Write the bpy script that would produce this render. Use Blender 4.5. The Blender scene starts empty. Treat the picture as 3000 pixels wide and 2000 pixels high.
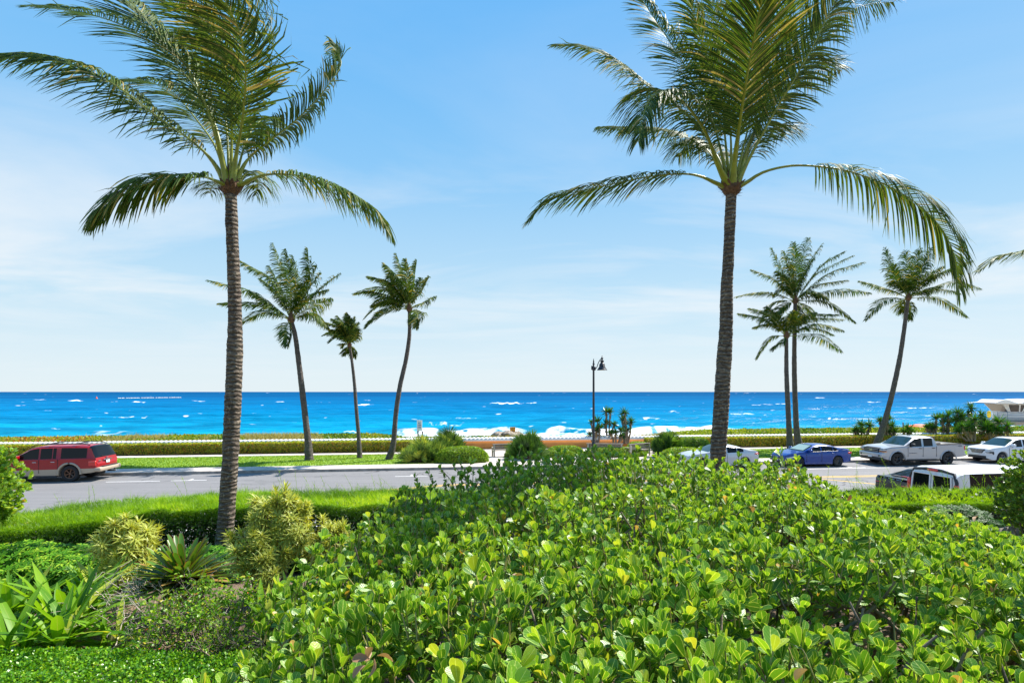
import bpy, math, random
import numpy as np
from mathutils import Vector, Matrix
rng = np.random.default_rng(7)
random.seed(7)
PI = math.pi
SC = bpy.context.scene
COL = SC.collection
EYE = 4.75          # eye height above the street
F = 1600.0          # focal length in pixels of the 3000 px wide photograph
HZ = 1147.0         # horizon row
TH = math.radians(7.2)
CU, SU = math.cos(TH), math.sin(TH)

def at(px, py, D):
    return np.array([(px-1500.0)/F*D, D, EYE-(py-HZ)/F*D])
def atz(px, D, z):
    return np.array([(px-1500.0)/F*D, D, z])
def W(u, v, z=0.0):           # street frame: u along the street to the right, v away from the camera
    return np.array([u*CU - v*SU, u*SU + v*CU, z])
def UV(x, y):
    return x*CU + y*SU, -x*SU + y*CU
def upx(px, v):               # street coordinate u of picture column px at distance row v
    a = (px-1500.0)/F
    D = v/(CU - a*SU)
    return a*D*CU + D*SU
def gp(px, py, z=0.0):
    D = (EYE-z)*F/(py-HZ)
    return np.array([(px-1500.0)/F*D, D, z])
def nrm(a):
    a = np.asarray(a, float)
    return a/np.maximum(np.linalg.norm(a, axis=-1, keepdims=True), 1e-9)

# ---------------------------------------------------------------- object helpers
def tag(o, label=None, cat=None, group=None, kind=None):
    if label: o['label'] = label
    if cat: o['category'] = cat
    if group: o['group'] = group
    if kind: o['kind'] = kind
    return o
def thing(name, label, cat, loc=(0,0,0), rotz=0.0, group=None):
    o = bpy.data.objects.new(name, None); COL.objects.link(o)
    o.empty_display_size = 0.2
    o.location = loc; o.rotation_euler = (0,0,rotz)
    return tag(o, label, cat, group)

class Bag:
    """collects vertices and faces and links them as ONE mesh object"""
    def __init__(s):
        s.V=[]; s.Q=[]; s.T=[]; s.qm=[]; s.tm=[]; s.uv=[]; s.r=[]; s.n=0
    def add(s, V, Q=None, T=None, uv=None, rnd=0.5, m=0):
        V = np.asarray(V,float).reshape(-1,3); n=len(V)
        s.V.append(V)
        s.uv.append(np.zeros((n,2)) if uv is None else np.asarray(uv,float))
        s.r.append(np.full(n,rnd) if np.isscalar(rnd) else np.asarray(rnd,float))
        if Q is not None and len(Q):
            Q=np.asarray(Q,int)+s.n; s.Q.append(Q); s.qm.append(np.full(len(Q),m))
        if T is not None and len(T):
            T=np.asarray(T,int)+s.n; s.T.append(T); s.tm.append(np.full(len(T),m))
        s.n+=n
    def scatter(s, tmpl, P, D, N, S, rnd, m=0):
        """bake copies of a leaf template (y along D, z along N)"""
        TV, TQ, TU = tmpl
        P=np.asarray(P,float); k=len(P)
        if k==0: return
        y=nrm(D); z=np.asarray(N,float); z=z-(z*y).sum(1,keepdims=True)*y; z=nrm(z); x=np.cross(y,z)
        S=np.asarray(S,float)
        if S.ndim==1: S=np.stack([S,S,S],1)
        L=TV[None]*S[:,None,:]
        V=P[:,None,:]+L[:,:,0:1]*x[:,None]+L[:,:,1:2]*y[:,None]+L[:,:,2:3]*z[:,None]
        nv=len(TV)
        Q=(TQ[None]+(np.arange(k)*nv)[:,None,None]).reshape(-1,TQ.shape[1])
        R=np.repeat(np.asarray(rnd,float),nv)
        kw={'Q':Q} if TQ.shape[1]==4 else {'T':Q}
        s.add(V.reshape(-1,3), uv=np.tile(TU,(k,1)), rnd=R, m=m, **kw)
    def tube(s, pts, rad, seg=8, m=0, rnd=0.5, cap=True, squash=1.0, up=(0,0,1)):
        P=np.asarray(pts,float); n=len(P)
        rad=np.full(n,rad) if np.isscalar(rad) else np.asarray(rad,float)
        T=nrm(np.gradient(P,axis=0)) if n>2 else nrm(np.repeat((P[1]-P[0])[None],n,0))
        ref=np.array(up,float)
        if abs((T[0]*ref).sum())>0.95: ref=np.array([1.0,0,0]) if abs(T[0][0])<.9 else np.array([0,1.0,0])
        X=nrm(np.cross(T,ref)); Y=np.cross(T,X)
        a=np.arange(seg)/seg*2*PI
        V=P[:,None]+rad[:,None,None]*(np.cos(a)[None,:,None]*X[:,None]+np.sin(a)[None,:,None]*squash*Y[:,None])
        i=np.arange(n-1)[:,None]*seg; j=np.arange(seg)[None]; j2=(j+1)%seg
        Q=np.stack([i+j,i+j2,i+seg+j2,i+seg+j],-1).reshape(-1,4)
        L=np.concatenate([[0],np.cumsum(np.linalg.norm(np.diff(P,axis=0),axis=1))])
        uv=np.stack([np.tile(np.arange(seg)/seg,n),np.repeat(L,seg)],1)
        s.add(V.reshape(-1,3),Q,uv=uv,m=m,rnd=rnd)
        if cap:
            for k,ring in ((0,0),(n-1,(n-1)*seg)):
                c=np.vstack([V[k],P[k][None]])
                t=[[j0,(j0+1)%seg,seg] if k else [(j0+1)%seg,j0,seg] for j0 in range(seg)]
                s.add(c,T=t,m=m,rnd=rnd)
    def box(s, x0,x1,y0,y1,z0,z1, m=0, M=None, rnd=0.5):
        V=np.array([[x,y,z] for z in (z0,z1) for y in (y0,y1) for x in (x0,x1)],float)
        if M is not None: V=V@np.asarray(M[0]).T+np.asarray(M[1])
        Q=[[0,2,3,1],[4,5,7,6],[0,1,5,4],[2,6,7,3],[0,4,6,2],[1,3,7,5]]
        s.add(V,Q,m=m,rnd=rnd)
    def prism(s, poly, y0, y1, m=0, axis='y'):
        """poly in (x,z) extruded along y (or (x,y) along z / (y,z) along x)"""
        n=len(poly); V=[]
        for e in (y0,y1):
            for a,b in poly:
                V.append({'y':(a,e,b),'z':(a,b,e),'x':(e,a,b)}[axis])
        Q=[[i,(i+1)%n,n+(i+1)%n,n+i] for i in range(n)]
        s.add(V,Q,m=m)
        V=np.array(V)
        for o,sg in ((0,1),(n,-1)):
            c=V[o:o+n]; ctr=c.mean(0)
            t=[[i,(i+1)%n,n] if sg<0 else [(i+1)%n,i,n] for i in range(n)]
            s.add(np.vstack([c,ctr]),T=t,m=m)
    def lathe(s, prof, c=(0,0,0), axis=(0,0,1), seg=16, m=0):
        """prof = list of (radius, height along axis)"""
        ax=nrm(np.array(axis,float)); ref=np.array([1.0,0,0]) if abs(ax[0])<.9 else np.array([0,0,1.0])
        X=nrm(np.cross(ax,ref)); Y=np.cross(ax,X); a=np.arange(seg)/seg*2*PI
        ring=np.cos(a)[:,None]*X+np.sin(a)[:,None]*Y
        V=np.concatenate([np.array(c)+r*ring+h*ax for r,h in prof])
        n=len(prof); i=np.arange(n-1)[:,None]*seg; j=np.arange(seg)[None]; j2=(j+1)%seg
        Q=np.stack([i+j,i+j2,i+seg+j2,i+seg+j],-1).reshape(-1,4)
        s.add(V,Q,m=m)
    def build(s, name, mats, parent=None, smooth=False, angle=None, weld=False, loc=None):
        me=bpy.data.meshes.new(name)
        V=np.concatenate(s.V) if s.V else np.zeros((0,3))
        if loc is not None: V=V-np.asarray(loc,float)
        Q=np.concatenate(s.Q) if s.Q else np.zeros((0,4),int)
        T=np.concatenate(s.T) if s.T else np.zeros((0,3),int)
        loops=np.concatenate([Q.ravel(),T.ravel()]).astype(np.int32)
        starts=np.concatenate([np.arange(len(Q))*4,len(Q)*4+np.arange(len(T))*3]).astype(np.int32)
        me.vertices.add(len(V)); me.vertices.foreach_set('co',V.astype(np.float32).ravel())
        me.loops.add(len(loops)); me.loops.foreach_set('vertex_index',loops)
        me.polygons.add(len(starts)); me.polygons.foreach_set('loop_start',starts)
        mi=np.concatenate((s.qm or [np.zeros(0)])+(s.tm or [np.zeros(0)])).astype(np.int32)
        me.polygons.foreach_set('material_index',mi)
        me.update(calc_edges=True)
        uv=np.concatenate(s.uv); l=me.uv_layers.new(name='UVMap'); l.data.foreach_set('uv',uv[loops].astype(np.float32).ravel())
        a=me.attributes.new('rnd','FLOAT','POINT'); a.data.foreach_set('value',np.concatenate(s.r).astype(np.float32))
        if not isinstance(mats,(list,tuple)): mats=[mats]
        for m_ in mats: me.materials.append(m_)
        if weld:
            import bmesh
            bm=bmesh.new(); bm.from_mesh(me); bmesh.ops.remove_doubles(bm,verts=bm.verts,dist=1e-4)
            bmesh.ops.recalc_face_normals(bm,faces=bm.faces); bm.to_mesh(me); bm.free()
        if smooth or angle is not None:
            me.polygons.foreach_set('use_smooth',np.ones(len(me.polygons),bool))
            if angle is not None: me.set_sharp_from_angle(angle=math.radians(angle))
        me.update()
        o=bpy.data.objects.new(name,me); COL.objects.link(o)
        if loc is not None: o.location=loc
        if parent is not None: o.parent=parent
        return o
def bevel(o, w=0.01, seg=2):
    md=o.modifiers.new('bevel','BEVEL'); md.width=w; md.segments=seg; md.limit_method='ANGLE'; md.angle_limit=math.radians(40)
    return o

# ---------------------------------------------------------------- noise
_tab=rng.random((256,256))
def vnoise(x,y):
    x=np.asarray(x,float); y=np.asarray(y,float)
    xi=np.floor(x).astype(int); yi=np.floor(y).astype(int); fx=x-xi; fy=y-yi
    fx=fx*fx*(3-2*fx); fy=fy*fy*(3-2*fy)
    t=lambda a,b:_tab[a%256,b%256]
    return (t(xi,yi)*(1-fx)+t(xi+1,yi)*fx)*(1-fy)+(t(xi,yi+1)*(1-fx)+t(xi+1,yi+1)*fx)*fy
def fbm(x,y,o=4):
    s=0;a=.5
    for i in range(o):
        s=s+a*vnoise(x*2**i+17*i,y*2**i+31*i); a*=.5
    return s

# ---------------------------------------------------------------- materials
def newmat(name):
    m=bpy.data.materials.new(name); m.use_nodes=True; nt=m.node_tree
    p=nt.nodes['Principled BSDF']; return m,nt,p
def rgba(c): return (c[0],c[1],c[2],1.0)
def ramp(nt, fac, stops, interp='LINEAR'):
    r=nt.nodes.new('ShaderNodeValToRGB'); r.color_ramp.interpolation=interp
    e=r.color_ramp.elements
    while len(e)<len(stops): e.new(0.5)
    for el,(p,c) in zip(e,stops): el.position=p; el.color=rgba(c)
    nt.links.new(fac,r.inputs[0]); return r.outputs[0]
def texco(nt, scale=(1,1,1), kind='Object', rot=(0,0,0)):
    t=nt.nodes.new('ShaderNodeTexCoord'); mp=nt.nodes.new('ShaderNodeMapping')
    mp.inputs['Scale'].default_value=scale; mp.inputs['Rotation'].default_value=rot
    nt.links.new(t.outputs[kind],mp.inputs[0]); return mp.outputs[0]
def noise(nt, vec, scale=5, detail=4, rough=.5, dist=0):
    n=nt.nodes.new('ShaderNodeTexNoise'); n.inputs['Scale'].default_value=scale; n.inputs['Detail'].default_value=detail
    n.inputs['Roughness'].default_value=rough; n.inputs['Distortion'].default_value=dist
    nt.links.new(vec,n.inputs['Vector']); return n.outputs['Fac']
def mathn(nt, op, a, b=None, clamp=False):
    n=nt.nodes.new('ShaderNodeMath'); n.operation=op; n.use_clamp=clamp
    for i,v in enumerate((a,b)):
        if v is None: continue
        if isinstance(v,(int,float)): n.inputs[i].default_value=v
        else: nt.links.new(v,n.inputs[i])
    return n.outputs[0]
def mixc(nt, fac, a, b, mode='MIX'):
    n=nt.nodes.new('ShaderNodeMix'); n.data_type='RGBA'; n.blend_type=mode
    for i,v in ((0,fac),(6,a),(7,b)):
        if isinstance(v,(int,float)): n.inputs[i].default_value=v
        elif isinstance(v,tuple): n.inputs[i].default_value=rgba(v)
        else: nt.links.new(v,n.inputs[i])
    return n.outputs[2]
def bump(nt, p, h, strength=.5, dist=.02):
    b=nt.nodes.new('ShaderNodeBump'); b.inputs['Strength'].default_value=strength; b.inputs['Distance'].default_value=dist
    nt.links.new(h,b.inputs['Height']); nt.links.new(b.outputs[0],p.inputs['Normal'])
def mat(name, c, rough=.6, metal=0, spec=.5, var=0.0, vscale=4, coat=0, bmp=0, bscale=40):
    m,nt,p=newmat(name)
    p.inputs['Base Color'].default_value=rgba(c); p.inputs['Roughness'].default_value=rough
    p.inputs['Metallic'].default_value=metal; p.inputs['Specular IOR Level'].default_value=spec
    if coat:
        p.inputs['Coat Weight'].default_value=coat; p.inputs['Coat Roughness'].default_value=.04
    v=None
    if var:
        v=texco(nt); f=noise(nt,v,vscale,6,.6)
        lo=tuple(x*(1-var) for x in c); hi=tuple(min(1,x*(1+var)) for x in c)
        nt.links.new(ramp(nt,f,[(.3,lo),(.7,hi)]),p.inputs['Base Color'])
    if bmp:
        v=v or texco(nt); bump(nt,p,noise(nt,v,bscale,5,.6),bmp,.02)
    return m
def leafmat(name, stops, trans=.35, rough=.38, rib=None, edge=None, ribw=.035, stripe=None, tcol=1.5, spec=.4, veins=False):
    m,nt,p=newmat(name)
    at_=nt.nodes.new('ShaderNodeAttribute'); at_.attribute_name='rnd'
    c=ramp(nt,at_.outputs['Fac'],stops)
    t=nt.nodes.new('ShaderNodeTexCoord'); sp=nt.nodes.new('ShaderNodeSeparateXYZ'); nt.links.new(t.outputs['UV'],sp.inputs[0])
    ax=mathn(nt,'ABSOLUTE',mathn(nt,'SUBTRACT',sp.outputs[0],.5))
    if stripe:   # variegated: coloured margins
        c=mixc(nt,mathn(nt,'GREATER_THAN',ax,stripe[1]),c,stripe[0])
    if rib: c=mixc(nt,mathn(nt,'LESS_THAN',ax,ribw),c,rib)
    if edge: c=mixc(nt,mathn(nt,'GREATER_THAN',ax,.455),c,edge)
    nt.links.new(c,p.inputs['Base Color']); p.inputs['Roughness'].default_value=rough; p.inputs['Specular IOR Level'].default_value=spec
    if veins:
        w=nt.nodes.new('ShaderNodeTexWave'); w.inputs['Scale'].default_value=2.2; w.bands_direction='Y'; w.inputs['Distortion'].default_value=1.0
        cb=nt.nodes.new('ShaderNodeCombineXYZ'); nt.links.new(sp.outputs[0],cb.inputs[0])
        nt.links.new(mathn(nt,'SUBTRACT',sp.outputs[1],mathn(nt,'MULTIPLY',ax,.5)),cb.inputs[1]); nt.links.new(cb.outputs[0],w.inputs['Vector'])
        bump(nt,p,w.outputs['Fac'],.14,.01)
    tr=nt.nodes.new('ShaderNodeBsdfTranslucent')
    tc=mixc(nt,1.0,c,(tcol*1.15,tcol,tcol*.35),'MULTIPLY'); nt.links.new(tc,tr.inputs[0])
    mx=nt.nodes.new('ShaderNodeMixShader'); mx.inputs[0].default_value=trans
    nt.links.new(p.outputs[0],mx.inputs[1]); nt.links.new(tr.outputs[0],mx.inputs[2])
    nt.links.new(mx.outputs[0],nt.nodes['Material Output'].inputs[0])
    return m

# ---------------------------------------------------------------- leaf templates: y along, x across, z normal
def blade(ws, bend=0.0, fold=0.0, curlx=0.0, nx=2, twist=0):
    """ws = list of (t, halfwidth); bend = tip falls by bend at t=1; fold = V fold"""
    V=[];U=[]
    xs=np.linspace(-1,1,nx+1)
    for t,w in ws:
        for x in xs:
            V.append((x*w, t, -bend*t*t + fold*abs(x)*w + curlx*(x*x)*w)); U.append(((x+1)/2,t))
    Q=[]
    n=nx+1
    for i in range(len(ws)-1):
        for j in range(nx): Q.append((i*n+j,i*n+j+1,(i+1)*n+j+1,(i+1)*n+j))
    return np.array(V),np.array(Q),np.array(U)
OB=[(0,.03),(.12,.085),(.35,.19),(.58,.27),(.76,.29),(.91,.22),(.985,.09)]
OB2=[(0,.03),(.25,.15),(.6,.28),(.88,.24),(.98,.09)]
leaf_obov=[blade(OB,.08,.12),blade(OB,-.08,.22),blade(OB,.16,.08),blade(OB,.02,.4)]
leaf_obov_lo=[blade(OB2,.08,.14),blade(OB2,-.06,.24),blade(OB2,.14,.1)]
leaf_small=[blade([(0,.05),(.5,.3),(1,.04)],.1,.3,nx=1),blade([(0,.05),(.5,.3),(1,.04)],-.1,.3,nx=1)]
leaf_small2=blade([(0,.04),(.35,.28),(.75,.25),(1,.05)],.12,.3)
leaf_diam=(np.array([(0,0,0),(.4,.5,.05),(0,1,0),(-.4,.5,.05)],float),np.array([(0,1,2,3)]),np.array([(.5,0),(1,.5),(.5,1),(0,.5)],float))
leaf_strap=[blade([(0,.03),(.3,.05),(.7,.045),(1,.004)],.35,.3),blade([(0,.03),(.3,.05),(.7,.045),(1,.004)],.1,.3),blade([(0,.03),(.3,.05),(.7,.045),(1,.004)],.7,.3)]
leaf_needle=(np.array([(-.03,0,0),(.03,0,0),(0.02,1,-.12)],float),np.array([(0,1,2)]),np.array([(0,0),(1,0),(.5,1)],float))

def rdir(n, up=0.0, spread=1.0):
    a=rng.random(n)*2*PI; z=rng.random(n)*2-1
    r=np.sqrt(1-z*z); d=np.stack([r*np.cos(a),r*np.sin(a),z],1)*spread
    d[:,2]+=up; return nrm(d)
# ================================================================ materials
def make_asphalt():
    m,nt,p=newmat('asphalt'); v=texco(nt)
    big=noise(nt,v,.35,3,.5); st=noise(nt,texco(nt,(.12,2.2,1),rot=(0,0,-TH)),1.2,4,.6); fine=noise(nt,v,90,2,.5)
    c=ramp(nt,big,[(.3,(.150,.142,.142)),(.7,(.185,.175,.175))])
    c=mixc(nt,.35,c,ramp(nt,st,[(.35,(.12,.115,.115)),(.65,(.24,.228,.222))]))
    c=mixc(nt,.3,c,ramp(nt,fine,[(.3,(.09,.09,.09)),(.7,(.3,.29,.28))]))
    # hairline cracks, sealed seams and darker repair patches
    vo=nt.nodes.new('ShaderNodeTexVoronoi'); vo.feature='DISTANCE_TO_EDGE'; vo.inputs['Scale'].default_value=.30
    wv=nt.nodes.new('ShaderNodeVectorMath'); wv.operation='ADD'; nz=nt.nodes.new('ShaderNodeTexNoise'); nz.inputs['Scale'].default_value=1.3; nz.inputs['Detail'].default_value=5
    nt.links.new(v,nz.inputs['Vector']); nt.links.new(v,wv.inputs[0]); nt.links.new(nz.outputs['Color'],wv.inputs[1]); nt.links.new(wv.outputs[0],vo.inputs['Vector'])
    crack=mathn(nt,'MULTIPLY',mathn(nt,'LESS_THAN',vo.outputs['Distance'],.012),mathn(nt,'GREATER_THAN',noise(nt,v,.16,2,.5),.50))
    c=mixc(nt,mathn(nt,'MULTIPLY',crack,.7),c,(.05,.048,.048))
    st2=noise(nt,texco(nt,(.5,.5,1)),1.0,3,.6); c=mixc(nt,mathn(nt,'MULTIPLY',ramp(nt,st2,[(.60,(0,0,0)),(.63,(1,1,1))]),.28),c,(.085,.082,.082))
    nt.links.new(c,p.inputs['Base Color']); p.inputs['Roughness'].default_value=.85; bump(nt,p,fine,.3,.01)
    return m
M={}
M['asphalt']=make_asphalt()
def make_walk():
    m,nt,p=newmat('pavement_concrete'); v=texco(nt); n1=noise(nt,v,1.5,5,.6); n2=noise(nt,v,40,3,.5)
    c=ramp(nt,n1,[(.3,(.46,.40,.34)),(.7,(.58,.51,.44))]); c=mixc(nt,.2,c,ramp(nt,n2,[(.3,(.3,.26,.22)),(.7,(.7,.62,.54))]))
    nt.links.new(c,p.inputs['Base Color']); p.inputs['Roughness'].default_value=.9; return m
M['walk']=make_walk()
M['kerb']=mat('kerb_concrete',(.30,.27,.24),.9,var=.35,vscale=3)
M['white_paint']=mat('white_road_paint',(.75,.73,.7),.7,var=.12,vscale=6)
M['yellow_paint']=mat('yellow_road_paint',(.80,.48,.05),.7,var=.15,vscale=6)
def make_lawn():
    m,nt,p=newmat('lawn'); v=texco(nt); n1=noise(nt,v,.5,4,.6); n2=noise(nt,v,14,4,.7)
    c=ramp(nt,n1,[(.3,(.12,.26,.012)),(.7,(.22,.34,.02))]); c=mixc(nt,.4,c,ramp(nt,n2,[(.3,(.07,.15,.01)),(.7,(.30,.42,.03))]))
    nt.links.new(c,p.inputs['Base Color']); p.inputs['Roughness'].default_value=.9; bump(nt,p,n2,.5,.03); return m
M['lawn']=make_lawn()
def make_soil():
    m,nt,p=newmat('garden_soil'); v=texco(nt); n1=noise(nt,v,2.5,6,.7); n2=noise(nt,v,35,4,.7)
    c=ramp(nt,n1,[(.3,(.10,.055,.03)),(.7,(.26,.17,.11))]); c=mixc(nt,.5,c,ramp(nt,n2,[(.3,(.04,.025,.015)),(.72,(.34,.24,.17))]))
    nt.links.new(c,p.inputs['Base Color']); p.inputs['Roughness'].default_value=.95; bump(nt,p,n2,.8,.04); return m
M['soil']=make_soil()
M['sand']=mat('beach_sand',(.56,.47,.34),.95,var=.15,vscale=2,bmp=.4,bscale=12)
M['orange_wall']=mat('orange_stucco',(.68,.26,.065),.85,var=.10,vscale=1.2,bmp=.2,bscale=60)
M['tile_white']=mat('white_tile_cap',(.74,.72,.70),.55,var=.12,vscale=5)

# ================================================================ ground
def gz(x,y):
    u,v=UV(x,y)
    z=np.interp(v,[-400,0,7,9.5,11.5,13.4,14.6,15.1,15.7, 33.7,44,46,52,62,80,100,140,400],
                  [1.75,1.75,1.75,1.45,1.15,.95,.2,.1,-.25, -.25,-.25,.45,.5,-1.4,-2.6,-4.2,-7,-30])
    return z
b=Bag()
vs=np.unique(np.concatenate([np.linspace(-300,0,8),np.linspace(0,16,49),np.linspace(16,44,9),np.linspace(44,110,60),np.geomspace(110,9000,20)]))
us=np.unique(np.concatenate([-np.geomspace(60,9000,14),np.linspace(-60,80,141),np.geomspace(80,9000,14)]))
UU,VV=np.meshgrid(us,vs); XX=UU*CU-VV*SU; YY=UU*SU+VV*CU
ZZ=gz(XX,YY)+np.where(VV<14,(fbm(XX*1.3,YY*1.3)-.45)*.12,0)+np.where((VV>45)&(VV<75),(fbm(XX*.3,YY*.3)-.45)*.5,0)
nu=len(us); i=np.arange(len(vs)-1)[:,None]*nu; j=np.arange(nu-1)[None]
Q=np.stack([i+j,i+j+1,i+nu+j+1,i+nu+j],-1).reshape(-1,4)
vq=VV.ravel()[Q].mean(1)
P=np.stack([XX,YY,ZZ],-1).reshape(-1,3)
b.add(P,Q); b.qm=[np.where(vq>45,1,0)]
g=b.build('ground',[M['soil'],M['sand']],smooth=True); tag(g,kind='structure')

def strip(name, v0,v1,z0,z1, m, u0=-70,u1=110, kind='structure', **k):
    b=Bag(); n=60; us=np.linspace(u0,u1,n+1)
    for a,c in zip(us[:-1],us[1:]):
        V=[W(a,v0,z1),W(c,v0,z1),W(c,v1,z1),W(a,v1,z1)]
        b.add(V,[[0,1,2,3]])
    o=None
    V=[W(u0,v0,z0),W(u1,v0,z0),W(u1,v0,z1),W(u0,v0,z1)]; b.add(V,[[0,1,2,3]])
    V=[W(u0,v1,z0),W(u1,v1,z0),W(u1,v1,z1),W(u0,v1,z1)]; b.add(V,[[1,0,3,2]])
    o=b.build(name,m); tag(o,kind=kind,**k); return o
VC=33.55
strip('road',15.55,VC-.0,-.3,0.0,M['asphalt'],-200,260)
strip('kerb',VC,VC+.16,-.3,.15,M['kerb'])
strip('pavement',VC+.16,35.35,-.3,.147,M['walk'])
strip('kerb_near_side',15.35,15.55,-.3,.15,M['kerb'])
strip('lawn',35.35,41.2,-.3,.13,M['lawn'])
strip('path',41.2,42.45,-.3,.15,M['walk'])
strip('hedge_bed',42.45,44.0,-.3,.12,M['soil'])
# control joints cut in the pavement
bj=Bag()
for k in range(-32,52):
    u=k*1.5
    V=[W(u,VC+.17,.151),W(u+.035,VC+.17,.151),W(u+.035,35.34,.151),W(u,35.34,.151)]; bj.add(V,[[0,1,2,3]])
o=bj.build('pavement_joints',M['kerb']); tag(o,kind='structure')
# plaza paving between the lawn strips where the benches stand
ub0,ub1=upx(1415,38),upx(1985,38)
b=Bag(); b.add([W(ub0,35.36,.154),W(ub1,35.36,.154),W(ub1+.6,43.95,.154),W(ub0-.6,43.95,.154)],[[0,1,2,3]])
tag(b.build('plaza_paving',M['walk']),kind='structure')
# lawn grass blades
bl=Bag(); n=60000
u=rng.uniform(-32,45,n); v=35.4+5.7*rng.random(n)
ok=~((u>ub0-.3)&(u<ub1+.6)); u=u[ok]; v=v[ok]; n=len(u)
P=np.stack([u*CU-v*SU,u*SU+v*CU,np.full(n,.12)],1)
bl.scatter(leaf_needle,P,rdir(n,1.6),rdir(n),np.stack([np.full(n,.9),rng.uniform(.05,.10,n),np.full(n,.1)],1),rng.random(n))
M['grass']=leafmat('lawn_grass',[(0,(.10,.22,.01)),(.6,(.20,.34,.015)),(1,(.34,.42,.03))],.35,.6)
tag(bl.build('lawn_grass',M['grass']),'short bright green lawn grass between pavement and beach path','grass',kind='stuff')

# road markings
b=Bag()
def line(b,p,q,w,z=.005):
    p=np.asarray(p,float)[:2]; q=np.asarray(q,float)[:2]; d=nrm(q-p); n_=np.array([-d[1],d[0]])*w/2
    b.add([(*(p-n_),z),(*(q-n_),z),(*(q+n_),z),(*(p+n_),z)],[[0,1,2,3]])
ub=upx(1310,28)
qa,qb=gp(957,1450)[:2],gp(1310,1419)[:2]; qd=nrm(qb-qa); qn=np.array([-qd[1],qd[0]])
for dv in (-.16,.16): line(b,W(ub,28+dv),W(200,28+dv),.11); line(b,qb+qn*dv-qd*60,np.array(W(ub,28+dv))[:2],.11)
line(b,gp(2385,1401),gp(2640,1424),.13)
line(b,gp(1125,1440),gp(1205,1456),.28)
tag(b.build('road_marking_yellow',M['yellow_paint']),kind='structure')
b=Bag()
for px in (1205,552,2500,1800):
    uc=upx(px,31.15)
    line(b,W(uc-.9,31.2),W(uc+.9,31.2),.1); line(b,W(uc,31.26),W(uc,31.75),.1)
line(b,W(upx(300,30.9),31.2),W(upx(460,30.9),31.2),.1)
line(b,W(upx(2330,30.9),31.0),W(upx(2610,30.9),31.0),.1)
line(b,W(-150,20.0),W(200,20.0),.1)
tag(b.build('road_marking_white',M['white_paint']),kind='structure')

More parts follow.
